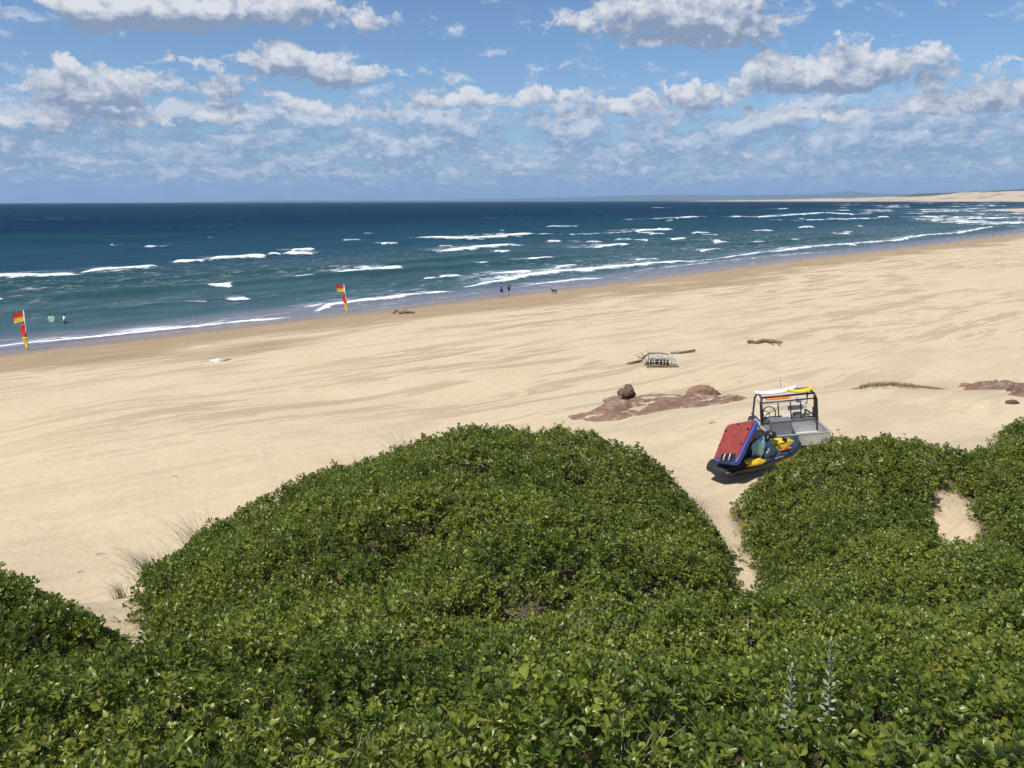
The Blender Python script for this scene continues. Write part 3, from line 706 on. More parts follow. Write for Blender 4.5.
# ------------------------------------------------------------------ far hills and heath
def ridge(name, xs, ys_front, hs, depth, mat, kind, jag=.12, n=7):
    xs = np.asarray(xs, float); V = []
    prof = [0, .55, .85, 1, .85, .5, 0]
    for i in range(len(xs)):
        for j in range(n):
            f = j / (n - 1)
            V.append((xs[i] * (1 + depth * f / ys_front[i]), ys_front[i] + depth * f, -2 + max(0, hs[i]) * prof[j] * (1 + jag * float(fbm(np.array(i * .31 + j), np.array(j * .7), 2)))))
    idx = np.arange(len(V)).reshape(len(xs), n)
    Q = np.stack([idx[:-1, :-1], idx[1:, :-1], idx[1:, 1:], idx[:-1, 1:]], -1).reshape(-1, 4)
    o = npmesh(name, V, Q, mat, None, True); tag(o, None, None, None, kind); return o
m_hill = simple('forested_hill', (0.045, 0.065, 0.04), .95, scale=.002, bump=0)
m_heath = simple('coastal_heath', (0.05, 0.065, 0.035), .95, scale=.01, bump=0)
def hills(name, prof, Dst, depth, mat, kind='structure', jit=.5, base=0):
    px = np.linspace(prof[0][0], prof[-1][0], 240); h = np.interp(px, [p[0] for p in prof], [p[1] for p in prof])
    h = h + jit * 2 * fbm(px / 24, px * 0 + Dst, 4) * np.clip(h, 0, 1)
    return ridge(name, (px - 512) / F * Dst, np.full(len(px), Dst), base + h / F * Dst, depth, mat, kind)
hills('distant_hills', [(170, 0), (235, 1.2), (300, 1.9), (420, 1.9), (500, 2.6), (560, 3.4), (600, 4.6), (650, 6.2), (700, 5.8), (740, 5.4), (800, 6.2), (900, 4.4), (1000, 4), (1200, 5)], 27500., 3000, m_hill)
hills('distant_headland', [(690, 0), (740, 3.0), (780, 5.0), (815, 6.2), (838, 9.2), (850, 8.2), (870, 6.2), (960, 5), (1200, 5)], 25500., 1500, m_hill, 'structure', .4)
hills('dune_heath', [(850, 0), (905, 7.0), (940, 8.3), (985, 10.2), (1010, 11.5), (1060, 13), (1200, 14), (1400, 14)], 7600., 500, m_heath, 'structure', .5)

# ------------------------------------------------------------------ sky, sun, haze
w = bpy.data.worlds.new('World'); SC.world = w; w.use_nodes = True
t = NT(w.node_tree); bg = t.n['Background']
SUN_EL = R(56); to_sun = Vector((-.66, -.56, 0)).normalized() * math.cos(SUN_EL); to_sun.z = math.sin(SUN_EL)
sky = t.new('ShaderNodeTexSky', sky_type='NISHITA'); sky.sun_disc = False; sky.sun_elevation = SUN_EL
sky.sun_rotation = math.atan2(to_sun.x, to_sun.y); sky.air_density = 1.0; sky.dust_density = .3; sky.ozone_density = 2.5; sky.altitude = 0
gen = t.new('ShaderNodeTexCoord').outputs['Generated']; g = t.sep(gen)
az = t.math('ARCTAN2', g[0], g[1]); el = g[2]
v0 = t.comb(az, el)
def azel(px, py):
    r = ray(px, py); r = r / np.linalg.norm(r); return math.atan2(r[0], r[1]), r[2]
SKYTINT = (.66, .78, .92)
HORC = (.175, .310, .54); LIT2 = (.52, .565, .65); SHD2 = (.195, .290, .45); LIT1 = (.62, .635, .675); SHD1 = (.205, .265, .385)
BLOBS = [(650, 10, 105, 26, .50), (735, 30, 55, 24, .40), (650, 42, 66, 10, .22), (850, 66, 80, 22, .56), (765, 72, 34, 13, .26), (790, 88, 60, 10, .2), (990, 92, 50, 20, .40),
         (235, 4, 120, 20, .60), (110, 14, 60, 18, .42), (165, 20, 60, 14, .3), (320, 64, 66, 20, .48), (265, 52, 40, 12, .3), (370, 84, 40, 10, .2), (92, 82, 44, 26, .56), (60, 66, 22, 8, .1), (0, 120, 50, 14, .26), (105, 118, 42, 9, .3), (10, 78, 24, 8, .12),
         (215, 84, 60, 14, .34), (165, 55, 28, 10, .26), (222, 115, 34, 9, .40), (455, 96, 46, 13, .40), (545, 92, 50, 13, .36), (590, 72, 26, 9, .14), (380, 112, 60, 10, .34), (670, 96, 70, 14, .38), (600, 112, 80, 9, .3), (820, 112, 90, 10, .34), (960, 68, 12, 8, .16), (390, 25, 36, 18, .10), (440, 34, 26, 7, .16), (300, 100, 50, 10, .3)]
ng = bpy.data.node_groups.new('cloud_density', 'ShaderNodeTree')
ng.interface.new_socket('V', in_out='INPUT', socket_type='NodeSocketVector'); ng.interface.new_socket('A', in_out='OUTPUT', socket_type='NodeSocketFloat'); ng.interface.new_socket('B', in_out='OUTPUT', socket_type='NodeSocketFloat')
u = NT(ng); gi = u.new('NodeGroupInput').outputs[0]; go = u.new('NodeGroupOutput')
sp_ = u.sep(gi); elv = sp_[1]
warp = u.vec('SCALE', u.vec('SUBTRACT', u.noise(gi, 22., 4, .65, out=1), (0.5, 0.5, 0.5)), .045)
vw = u.vec('ADD', gi, u.vec('MULTIPLY', warp, (1.3, .7, 0.)))
tot = None
for px, py, rx, ry, a in BLOBS:
    ca, ce = azel(px, py + ry * .3); a = a * 1.22 if a > .38 else a
    d = u.vec('MULTIPLY', u.vec('SUBTRACT', vw, (ca, ce, 0.0)), (F / rx, F / ry, 0.0))
    dyy = u.sep(d)[1]; below = u.math('MULTIPLY', u.math('MINIMUM', dyy, 0.0), .9)
    d = u.vec('ADD', d, u.comb(0.0, below))
    e = u.math('EXPONENT', u.math('MULTIPLY', u.vec('DOT_PRODUCT', d, d, out=1), -1.0))
    tot = u.math('MULTIPLY', e, a) if tot is None else u.math('MULTIPLY_ADD', e, a, tot)
nA = u.noise(u.vec('MULTIPLY', vw, (1.0, 1.7, 1.0)), 24., 8, .60)
vo = u.new('ShaderNodeTexVoronoi', feature='F1'); u.put(vo.inputs['Vector'], u.vec('MULTIPLY', vw, (1., 1.4, 1.))); vo.inputs['Scale'].default_value = 60.; vo.inputs['Detail'].default_value = 2.; vo.inputs['Roughness'].default_value = .6
bil = u.math('MULTIPLY', u.math('SUBTRACT', .45, vo.outputs['Distance']), .16)
thr = u.ss(elv, .06, .18, .585, .745)
A = u.math('ADD', u.math('ADD', u.math('SUBTRACT', u.math('MULTIPLY', nA, 1.15), thr), tot), bil)
u.put(go.inputs[0], A)
# lower decks: rows of smaller, flatter clouds that get finer towards the horizon
lowv = u.vec('ADD', vw, (3.1, 0.0, 0.0))
nB = u.noise(u.vec('MULTIPLY', lowv, (1.0, 2.5, 1.0)), 14., 8, .60)
nC = u.noise(u.vec('MULTIPLY', lowv, (1.0, 4.2, 1.0)), 30., 6, .6)
low = u.math('ADD', u.math('MULTIPLY', nB, u.ss(elv, .02, .09)), u.math('MULTIPLY', nC, u.ss(elv, .09, .02)))
thB = u.math('ADD', u.ss(elv, .09, .15, .33, .52), u.ss(elv, .04, .0, 0, .04))
B = u.math('ADD', u.math('SUBTRACT', low, thB), u.math('MULTIPLY', bil, .5)); u.put(go.inputs[1], B)
def grp(v):
    n = t.new('ShaderNodeGroup'); n.node_tree = ng; t.put(n.inputs[0], v); return n.outputs
g0 = grp(v0); g1 = grp(t.vec('ADD', v0, (-.007, .017, 0.0)))
K = 1 / 0.10       # radiances below are written for a background strength of 0.10
def sc(c, k): return tuple(x * k for x in c)
skyc = t.mix(1.0, sky.outputs[0], SKYTINT, 'MULTIPLY')
def cloud(base, d, dn, gain, lo, hi, litc, shdc, amax, bias, core):
    a = t.math('MULTIPLY', t.ss(d, lo, hi), amax)
    rel = t.math('MULTIPLY', t.math('SUBTRACT', d, dn), gain)
    b = t.math('SUBTRACT', t.math('ADD', t.math('ADD', rel, tex), bias), t.ss(d, .06, .42, 0, core), clamp=True)
    return t.mix(a, base, t.mix(b, shdc, litc))
horizon = t.mix(t.ss(el, .16, .0, 0, .62), skyc, sc(HORC, K))
tex = t.math('MULTIPLY', t.math('SUBTRACT', t.noise(t.vec('ADD', t.vec('MULTIPLY', v0, (1.0, 1.5, 1.0)), t.vec('SCALE', t.noise(v0, 30., 3, .6, out=1), .02)), 62., 6, .62), .5), 1.5)
c2 = cloud(horizon, g0[1], g1[1], 4.0, -.02, .13, sc(LIT2, K), sc(SHD2, K), .85, .24, .10)
c2 = t.mix(t.ss(el, .040, .004, 0, .75), c2, sc(HORC, K))
c1 = cloud(c2, g0[0], g1[0], 2.0, .0, .19, sc(LIT1, K), sc(SHD1, K), .96, .33, .26)
c1 = t.mix(t.ss(el, .06, .02, 0, 1), c1, c2)
fin = t.mix(t.ss(el, -.01, 0), skyc, c1)
t.put(bg.inputs[0], fin); bg.inputs[1].default_value = .10
w.cycles.sampling_method = 'MANUAL'; w.cycles.sample_map_resolution = 256

sl = bpy.data.lights.new('sun', 'SUN'); sl.energy = 4.0; sl.angle = R(.53); sl.color = (1.0, .955, .88)
so = bpy.data.objects.new('sun', sl); C.objects.link(so); so.rotation_euler = (-to_sun).to_track_quat('-Z', 'Y').to_euler(); so.location = (0, 0, 60)

HAZE = True
if HAZE:
    bm = bmesh.new(); box(bm, (0, 14000, 205), (60000, 34000, 430))
    mh = bpy.data.materials.new('sea_haze'); mh.use_nodes = True; nt = mh.node_tree; nt.nodes.clear()
    o_ = nt.nodes.new('ShaderNodeOutputMaterial'); pv = nt.nodes.new('ShaderNodeVolumePrincipled')
    pv.inputs['Color'].default_value = (.52, .74, 1.0, 1); pv.inputs['Density'].default_value = 4.2e-5; pv.inputs['Anisotropy'].default_value = .0
    nt.links.new(pv.outputs[0], o_.inputs['Volume'])
    hb = bmobj('haze', bm, mh); tag(hb, None, None, None, 'stuff')

# ------------------------------------------------------------------ objects on the beach
m_blk = simple('black_paint', (0.018, 0.018, 0.02), .38, scale=4)
m_rub = simple('black_rubber', (0.022, 0.022, 0.023), .8, scale=12)
m_alu = simple('weathered_aluminium', (0.46, 0.45, 0.43), .5, .35, scale=3, grime=(0.30, 0.26, 0.20))
m_whi = simple('white_plastic', (0.78, 0.78, 0.76), .4, grime=(0.6, 0.55, 0.45))
m_gry = simple('grey_plastic', (0.17, 0.17, 0.175), .6)
m_red = simple('red_foam_deck', (0.25, 0.032, 0.024), .75, scale=9, var=.2)
m_blu = simple('blue_vinyl', (0.045, 0.085, 0.42), .45)
m_yel = simple('yellow_gelcoat', (0.80, 0.56, 0.02), .35)
m_ora = simple('orange_fabric', (0.80, 0.22, 0.02), .7)
m_cya = simple('aqua_towel', (0.45, 0.78, 0.80), .85, scale=15)
m_nav = simple('slate_blue_gelcoat', (0.035, 0.060, 0.095), .35)
m_flr = simple('flag_red', (0.62, 0.035, 0.02), .8); m_fly = simple('flag_yellow', (0.82, 0.58, 0.03), .8)
m_wood = simple('driftwood', (0.20, 0.155, 0.11), .9, scale=8, var=.35, bump=.6)
m_cage = simple('bleached_cane', (0.50, 0.46, 0.40), .85, scale=8, var=.3)
m_dark = simple('trap_shade', (0.03, 0.026, 0.022), .9)
m_skin = simple('skin', (0.46, 0.27, 0.19), .6, bump=0)
m_hair = simple('dark_hair', (0.03, 0.02, 0.015), .7, bump=0)
m_glass, t = newmat('clear_screen')
t.b.inputs['Roughness'].default_value = .08; t.put(t.b.inputs['Base Color'], (.8, .84, .84)); t.b.inputs['Alpha'].default_value = .16
def rock_mat(name, a, b):
    m, t = newmat(name); g = t.new('ShaderNodeTexCoord').outputs['Object']
    n = t.noise(g, 1.6, 7, .68); c = t.mix(t.ss(n, .35, .65), a, b)
    geo = t.new('ShaderNodeNewGeometry'); nz = t.sep(geo.outputs['Normal'])[2]
    sandc = t.math('MULTIPLY', t.ss(nz, .90, .99), t.ss(t.noise(g, 1.1, 5, .7), .50, .60))
    c = t.mix(sandc, c, (0.55, 0.42, 0.28))
    t.put(t.b.inputs['Base Color'], c); t.b.inputs['Roughness'].default_value = .95; t.b.inputs['Specular IOR Level'].default_value = .2
    t.put(t.b.inputs['Normal'], t.bump(t.noise(g, 4, 8, .75), 1.0, .22)); return m
m_rock = rock_mat('red_brown_rock', (0.42, 0.250, 0.170), (0.26, 0.160, 0.112))
m_boul = rock_mat('brown_rock', (0.23, 0.16, 0.115), (0.13, 0.09, 0.07))

def blob_rock(name, loc, s, seed, lab, mat, cat='rock', group=None, rot=0, sub=4, rough=.35, flat=0.0):
    bm = bmesh.new(); bmesh.ops.create_icosphere(bm, subdivisions=sub, radius=1)
    o3 = Vector((seed * 7.1, seed * 3.3, seed))
    for v in bm.verts:
        n = v.co.normalized()
        d = 1 + rough * (mnoise.noise(n * 1.3 + o3)) + rough * .5 * mnoise.noise(n * 3.1 + o3) + rough * .3 * abs(mnoise.noise(n * 7 + o3))
        c = mnoise.cell(n * 1.6 + o3) * rough * .25
        p = n * (d + c)
        if p.z > .0 and flat: p.z *= (1 - flat * .4)
        v.co = Vector((p.x * s[0], p.y * s[1], p.z * s[2]))
    o = bmobj(name, bm, mat, None, True); o.location = loc; o.rotation_euler.z = rot
    tag(o, lab, cat, group); return o
def rockfield(name, px0, px1, rowf, wrow, lab, group, seed, hmax=.3):
    """one low eroded outcrop: a sheet of knobbly rock standing a little out of the sand"""
    nu, nv = 120, 34; V = []
    U_, V_ = np.meshgrid(np.linspace(0, 1, nu), np.linspace(0, 1, nv), indexing='ij'); R0, R1 = rowf(U_)
    PP = onground_many(px0 + (px1 - px0) * U_, R0 + (R1 - R0) * V_).reshape(nu, nv, 3)
    for i in range(nu):
        u = i / (nu - 1); px = px0 + (px1 - px0) * u
        for j in range(nv):
            v = j / (nv - 1)
            p = PP[i, j]
            e = min(u, 1 - u) * 9; f = min(v, 1 - v) * 3.2
            k = min(1, e) * min(1, f)
            n_ = float(fbm(np.array(p[0] * 1.1 + seed), np.array(p[1] * 1.1), 4)); n2 = float(fbm(np.array(p[0] * .35 + seed), np.array(p[1] * .5), 3))
            n3 = float(abs(fbm(np.array(p[0] * 2.7 + seed), np.array(p[1] * 2.7), 3)))
            h = hmax * k * (.26 + 2.4 * n_ + 1.2 * n2 + .9 * n3) - .10 * (1 - k) - .02
            V.append((p[0], p[1], p[2] + h))
    # underside so that the sheet is a solid slab
    n0 = len(V); V += [(x, y, z - .6) for x, y, z in V]
    idx = np.arange(n0).reshape(nu, nv)
    Q = np.stack([idx[:-1, :-1], idx[1:, :-1], idx[1:, 1:], idx[:-1, 1:]], -1).reshape(-1, 4)
    ring = list(idx[0, :]) + list(idx[1:, -1]) + list(idx[-1, -2::-1]) + list(idx[-2:0:-1, 0])
    side = [(ring[i], ring[(i + 1) % len(ring)], ring[(i + 1) % len(ring)] + n0, ring[i] + n0) for i in range(len(ring))]
    Qa = np.concatenate([Q, (Q + n0)[:, ::-1], np.array(side)])
    o = npmesh(name, V, Qa, m_rock, None, False); tag(o, lab, 'rock outcrop', group); return o
def onground_many(px, py):
    px = np.asarray(px, float).ravel(); py = np.asarray(py, float).ravel(); z = np.full(px.shape, 3.0)
    r = fw[None] * F + rt[None] * (px - 512)[:, None] + up[None] * (384 - py)[:, None]
    for _ in range(9):
        P = CAMP + r * ((z - H) / r[:, 2])[:, None]; z = .5 * z + .5 * terrain(P[:, 0], P[:, 1])
    P[:, 2] = z; return P

def rf1(u):
    px = 560 + 195 * u
    top = np.interp(px, [560, 590, 612, 640, 660, 700, 730, 755], [415, 408, 400, 391, 391, 393, 394, 397])
    bot = np.interp(px, [560, 590, 612, 640, 680, 700, 730, 755], [420, 423, 424, 421, 413, 411, 408, 403])
    return top, bot
rockfield('rock_outcrop', 560, 755, rf1, None, 'long low reddish outcrop left of the beach buggy', 'red rock outcrops', 3.0, .34)
def rf2(u):
    px = 960 + 110 * u
    top = np.interp(px, [960, 995, 1024, 1070], [387, 380, 379, 378]); bot = np.interp(px, [960, 985, 1010, 1024, 1070], [390, 396, 404, 409, 412])
    return top, bot
rockfield('rock_outcrop', 960, 1070, rf2, None, 'reddish outcrop at the right edge of the picture above the shrubs', 'red rock outcrops', 11.0, .36)
p = onground(627, 400); blob_rock('boulder', p + Vector((0, 0, .30)), (.42, .36, .42), 2, 'dark angular boulder sitting on the left end of the reddish outcrop', m_boul, 'boulder', rot=.5, rough=.5)
p = onground(615, 403); blob_rock('boulder', p + Vector((0, 0, .08)), (.48, .4, .26), 9, 'low reddish rock leaning against the dark boulder', m_rock, 'boulder')
p = onground(702, 396); blob_rock('boulder', p + Vector((0, 0, .14)), (.85, .5, .38), 5, 'broad rounded reddish boulder on the right part of the outcrop', m_rock, 'boulder', rough=.3)
for i, (px, py, s, lb) in enumerate([(990, 393, .22, 'small brown rock just left of the right edge outcrop'), (1012, 404, .16, 'dark small rock low in front of the right edge outcrop'), (966, 387, .25, 'flat rock at the left tip of the right edge outcrop')]):
    p = onground(px, py); blob_rock('small_rock', p + Vector((0, 0, s * .15)), (s * 1.4, s, s * .7), 20 + i, lb, m_boul if i == 1 else m_rock, 'rock')

# creeping grass on the lip of the little sand rise
def creeper():
    V = []; Fc = []; n = 1500
    pxs = 842 + 100 * rng.random(n) + rng.normal(0, 3, n)
    rws = np.interp(pxs, [840, 870, 890, 925, 945], [392, 384.5, 383.5, 386, 389]) + np.abs(rng.normal(0, 1.1, n)) + (rng.random(n) < .12) * rng.uniform(0, 12, n)
    PP = onground_many(pxs, rws)
    for i in range(n):
        px = pxs[i]; x, y, z = PP[i]
        h = random.uniform(.05, .16) * (1.3 if 860 < px < 915 else .6); a = random.uniform(0, 6.28); w_ = .012
        dx, dy = random.gauss(0, .06), random.gauss(0, .06); b = len(V)
        V += [(x - w_ * math.cos(a), y - w_ * math.sin(a), z - .02), (x + w_ * math.cos(a), y + w_ * math.sin(a), z - .02), (x + dx + .005, y + dy, z + h), (x + dx - .005, y + dy, z + h)]
        Fc.append((b, b + 1, b + 2, b + 3))
    o = npmesh('creeping_grass', V, Fc, m_creep); tag(o, 'low creeping brown green grass along the lip of the sand rise', 'grass', None, 'stuff')
m_creep = simple('creeping_grass', (0.20, 0.16, 0.085), .9, bump=0)
creeper()

# ---- patrol flags
def wavy(name, corners, mat, parent, nu=14, nv=8, amp=.06, ph=0., th=.006):
    a, b, c, d = [Vector(q) for q in corners]        # a-b top, d-c bottom
    nrm = (b - a).cross(d - a).normalized(); V = []
    for s in (1, -1):
        for i in range(nu + 1):
            for j in range(nv + 1):
                u, v = i / nu, j / nv
                p = a * (1 - u) * (1 - v) + b * u * (1 - v) + c * u * v + d * (1 - u) * v
                V.append(p + nrm * (amp * u * math.sin(u * 7 + v * 2 + ph) + s * th * .5))
    idx = np.arange((nu + 1) * (nv + 1)).reshape(nu + 1, nv + 1)
    Q = np.stack([idx[:-1, :-1], idx[1:, :-1], idx[1:, 1:], idx[:-1, 1:]], -1).reshape(-1, 4); n0 = (nu + 1) * (nv + 1)
    ring = list(idx[0, :]) + list(idx[1:, -1]) + list(idx[-1, -2::-1]) + list(idx[-2:0:-1, 0])
    side = [(ring[i], ring[(i + 1) % len(ring)], ring[(i + 1) % len(ring)] + n0, ring[i] + n0) for i in range(len(ring))]
    return npmesh(name, np.array([tuple(v) for v in V]), np.concatenate([Q[:, ::-1], Q + n0, np.array(side)]), mat, parent, True)
def patrol_flag(px, py, hgt, lean, lab, droop):
    base = onground(px, py, .5); root = empty('beach_flag', base); tag(root, lab, 'beach flag', 'patrol flags by the water')
    top = Vector((lean, 0, hgt)); at = lambda f: top * f
    bm = bmesh.new(); tube(bm, [at(-.08), at(.5), at(1)], .045, 10, r2=.032); bmobj('pole', bm, m_whi, root, True)
    s = hgt / 3.4; wdt = .92 * s; h2 = .40 * s
    dr = droop * s
    a0 = at(.985); a1 = at(.985 - h2 / hgt); a2 = at(.985 - 2 * h2 / hgt)
    o = Vector((-wdt, -.12, -dr))
    fl = wavy('flag_cloth', [a0, a0 + o, a1 + o, a1], m_flr, root, amp=.10, ph=px); fl['label'] = 'red upper half of the flag'
    fl = wavy('flag_cloth', [a1, a1 + o, a2 + o * .97, a2], m_fly, root, amp=.10, ph=px); fl['label'] = 'yellow lower half of the flag'
    b0, b1, b2 = at(.66), at(.34), at(.03)
    for nm, q0, q1, w0, w1, mt, lb in (('banner', b0, b1, .50 * s, .45 * s, m_flr, 'red upper part of the banner'), ('banner', b1, b2, .45 * s, .25 * s, m_fly, 'yellow lower part of the banner')):
        # a padded sleeve that bulges to the left of the pole
        bm = bmesh.new(); rings = []
        for i in range(9):
            f = i / 8; c_ = q0.lerp(q1, f); ww = (w0 + (w1 - w0) * f) * (1 + .10 * math.sin(f * 9 + px)); off = ww * .48 - .03
            rings.append([(c_.x - off + ww * .5 * math.cos(q), c_.y + .07 * math.sin(q) + .03 * math.sin(f * 6 + q), c_.z) for q in [k * math.pi / 6 for k in range(12)]])
        loft(bm, rings); b = bmobj(nm, bm, mt, root, True); b['label'] = lb
    return root
patrol_flag(28.5, 350, 3.45, .12, 'red and yellow beach flag at the left edge beside the bathers', .25)
patrol_flag(348, 312.5, 3.25, -.30, 'red and yellow beach flag standing alone further along the waterline', .02)

# ---- people
def person(loc, yaw, lab, shirt, shorts, hair, pose, scale=1.0, wade=False, cap=None):
    root = empty('person', loc, (0, 0, yaw)); tag(root, lab, 'person'); root.scale = (scale,) * 3
    st = pose.get('stride', .0); arm = pose.get('arm', .15); lean = pose.get('lean', 0); kick = pose.get('kick', 0)
    J = {}; r = {}
    def j(n, p, rad): J[n] = Vector(p); r[n] = rad
    j('pelvis', (0, 0, .95), .135); j('waist', (0, .01 + lean * .2, 1.10), .120); j('chest', (0, .01 + lean * .6, 1.32), .150); j('neck', (0, lean, 1.48), .055)
    j('head0', (0, .02 + lean, 1.58), .085); j('head1', (0, .02 + lean, 1.68), .098)
    E = [('pelvis', 'waist'), ('waist', 'chest'), ('chest', 'neck'), ('neck', 'head0'), ('head0', 'head1')]
    for s, sd in ((1, 'r'), (-1, 'l')):
        q = st * s
        j('hip' + sd, (.10 * s, 0, .90), .105); j('knee' + sd, (.105 * s, q * .45 + .03, .50), .062); j('ank' + sd, (.105 * s, q * .8 - .03, .09 + (kick if s < 0 else 0)), .040); j('toe' + sd, (.12 * s, q * .8 + .15, .04 + (kick * .7 if s < 0 else 0)), .032)
        j('sh' + sd, (.185 * s, lean, 1.41), .058); a = arm
        e_ = pose.get('elbow' + sd, (.27 * s, -q * .35 - .02, 1.14)); h_ = pose.get('hand' + sd, (.29 * s, -q * .6 + .07, .92))
        j('el' + sd, e_, .040); j('wr' + sd, h_, .028)
        d = (Vector(h_) - Vector(e_)).normalized(); pm = Vector(h_) + d * .06; j('palm' + sd, pm, .034)
        E += [('pelvis', 'hip' + sd), ('hip' + sd, 'knee' + sd), ('knee' + sd, 'ank' + sd), ('ank' + sd, 'toe' + sd), ('chest', 'sh' + sd), ('sh' + sd, 'el' + sd), ('el' + sd, 'wr' + sd), ('wr' + sd, 'palm' + sd)]
        sidev = d.cross(Vector((1, 0, 0))); sidev = sidev.normalized() if sidev.length > .1 else Vector((0, 1, 0))
        for k in range(4):
            o_ = sidev * ((k - 1.5) * .022); l = (.07, .08, .075, .058)[k]
            j('f%d' % k + sd, pm + d * .04 + o_, .010); j('g%d' % k + sd, pm + d * (.04 + l) + o_ + Vector((-s * .015, 0, 0)), .008)
            E += [('palm' + sd, 'f%d' % k + sd), ('f%d' % k + sd, 'g%d' % k + sd)]
        j('th' + sd, pm - sidev * .045 + d * .02, .010); E.append(('palm' + sd, 'th' + sd))
    names = list(J); me = bpy.data.meshes.new('body'); me.from_pydata([J[n] for n in names], [(names.index(a_), names.index(b_)) for a_, b_ in E], [])
    o = link('body', me, m_skin, root)
    sk = o.modifiers.new('skin', 'SKIN'); sk.use_smooth_shade = True
    for i, n in enumerate(names):
        v = me.skin_vertices[0].data[i]; v.radius = (r[n], r[n]); v.use_root = (n == 'pelvis')
    o.modifiers.new('sub', 'SUBSURF').levels = 1; o.modifiers['sub'].render_levels = 1
    # clothing: tubes following the body
    def cloth(name, segs, mat):
        bm = bmesh.new()
        for pts in segs:
            rings = []
            for i, (c_, rx, ry) in enumerate(pts):
                c_ = Vector(c_); rings.append([(c_.x + rx * math.cos(k * math.pi / 7), c_.y + ry * math.sin(k * math.pi / 7), c_.z) for k in range(14)])
            loft(bm, rings)
        return bmobj(name, bm, mat, root, True)
    sv_ = []
    for s, sd in ((1, 'r'), (-1, 'l')):
        a_, b_ = J['sh' + sd], J['sh' + sd].lerp(J['el' + sd], .62)
        sv_.append([(a_ + Vector((-.03 * s, 0, .05)), .05, .07), (a_.lerp(b_, .4), .078, .078), (b_, .07, .072)])
    if shirt: cloth('shirt', [[((0, 0, .93), .185, .135), ((0, lean * .2, 1.1), .175, .13), ((0, lean * .6, 1.30), .205, .150), ((0, lean, 1.43), .175, .11), ((0, lean, 1.49), .075, .07)]] + sv_, shirt)
    if shorts:
        lg = []
        for s, sd in ((1, 'r'), (-1, 'l')):
            a_, b_ = J['hip' + sd], J['hip' + sd].lerp(J['knee' + sd], .75)
            lg.append([(a_ + Vector((-.02 * s, 0, .06)), .10, .125), (a_.lerp(b_, .5), .108, .118), (b_, .098, .10)])
        cloth('shorts', [[((0, 0, .84), .18, .135), ((0, 0, .94), .175, .14), ((0, 0, 1.0), .165, .13)]] + lg, shorts)
    bm = bmesh.new(); bmesh.ops.create_icosphere(bm, subdivisions=3, radius=1)
    hc = Vector((0, .02 + lean, 1.66)); facing = 1
    for v in list(bm.verts):
        p = v.co.copy(); v.co = Vector((p.x * .096, p.y * .112 - .012, p.z * .105 + .028)) + hc
    bmesh.ops.delete(bm, geom=[v for v in bm.verts if v.co.y - hc.y > .055 and v.co.z - hc.z < .05 or v.co.z - hc.z < -.06], context='VERTS')
    bmobj('hair' if not cap else 'hat', bm, cap or hair, root, True)
    for sx in (-1, 1):
        bm = bmesh.new(); bmesh.ops.create_icosphere(bm, subdivisions=1, radius=.011, matrix=Matrix.Translation(hc + Vector((sx * .033, .088, -.01)))); bmobj('eye', bm, m_hair, root)
        bm = bmesh.new(); bmesh.ops.create_icosphere(bm, subdivisions=1, radius=.022, matrix=Matrix.Translation(hc + Vector((sx * .098, 0, -.02)))); bmobj('ear', bm, m_skin, root, True)
    bm = bmesh.new(); box(bm, hc + Vector((0, .09, -.075)), (.045, .012, .01)); bmobj('mouth', bm, m_hair, root)
    bm = bmesh.new(); bmesh.ops.create_cone(bm, segments=8, radius1=.018, radius2=.006, depth=.045, cap_ends=True, matrix=Matrix.Translation(hc + Vector((0, .1, -.03)))); bmobj('nose', bm, m_skin, root, True)
    return root
m_shirt_b = simple('violet_blue_shirt', (0.10, 0.08, 0.42), .85, bump=0); m_shorts_k = simple('black_shorts', (0.012, 0.012, 0.02), .85, bump=0)
m_top_g = simple('grey_violet_top', (0.10, 0.095, 0.13), .85, bump=0); m_white_c = simple('white_rash_shirt', (0.80, 0.80, 0.80), .8, bump=0); m_green_c = simple('pale_green_shirt', (0.35, 0.55, 0.42), .8, bump=0)
p = onground(501.5, 296.5, .4); person(p, R(-60), 'walker in a violet blue shirt, left of a pair on the wet sand', m_shirt_b, m_shorts_k, m_hair, dict(stride=.22, elbowr=(.36, .0, 1.2), handr=(.30, .16, 1.05), elbowl=(-.36, 0, 1.2), handl=(-.3, .16, 1.05)))
p = onground(508.8, 295, .4); person(p, R(-50), 'walker in a dark top, right of a pair on the wet sand', m_top_g, m_shorts_k, m_hair, dict(stride=-.16), 1.0)
q = W(65, 322.3, 0); person(Vector((q[0], q[1], -.82)), R(120), 'bather in a white shirt standing waist deep in the sea', m_white_c, m_shorts_k, m_hair, dict(stride=.1, elbowr=(.34, .0, 1.16), handr=(.42, .18, 1.02), elbowl=(-.32, 0, 1.14), handl=(-.36, .18, 1.0)))
q = W(50.5, 321.3, 0); person(Vector((q[0], q[1], -.88)), R(150), 'bather in pale green shirt waist deep in the sea with a board', m_green_c, m_shorts_k, m_hair, dict(stride=.1, elbowr=(.3, .15, 1.14), handr=(.12, .36, 1.08), elbowl=(-.3, .15, 1.14), handl=(-.12, .36, 1.08)), .95)
# the bather's small board
bm = bmesh.new(); rings = []
for z_, w_ in ((-.42, .16), (-.38, .22), (0, .26), (.30, .22), (.40, .12), (.43, .03)):
    rings.append([(-w_, -.025, z_), (w_, -.025, z_), (w_, .025, z_), (-w_, .025, z_)])
loft(bm, rings); bb = bmobj('bodyboard', bm, simple('pale_green_board', (0.42, 0.68, 0.48), .5, bump=0)); bb.location = (q[0] + .3, q[1] - .22, .22); bb.rotation_euler = (R(-12), R(14), R(20))
tag(bb, 'small pale green board held up by the left bather', 'bodyboard')
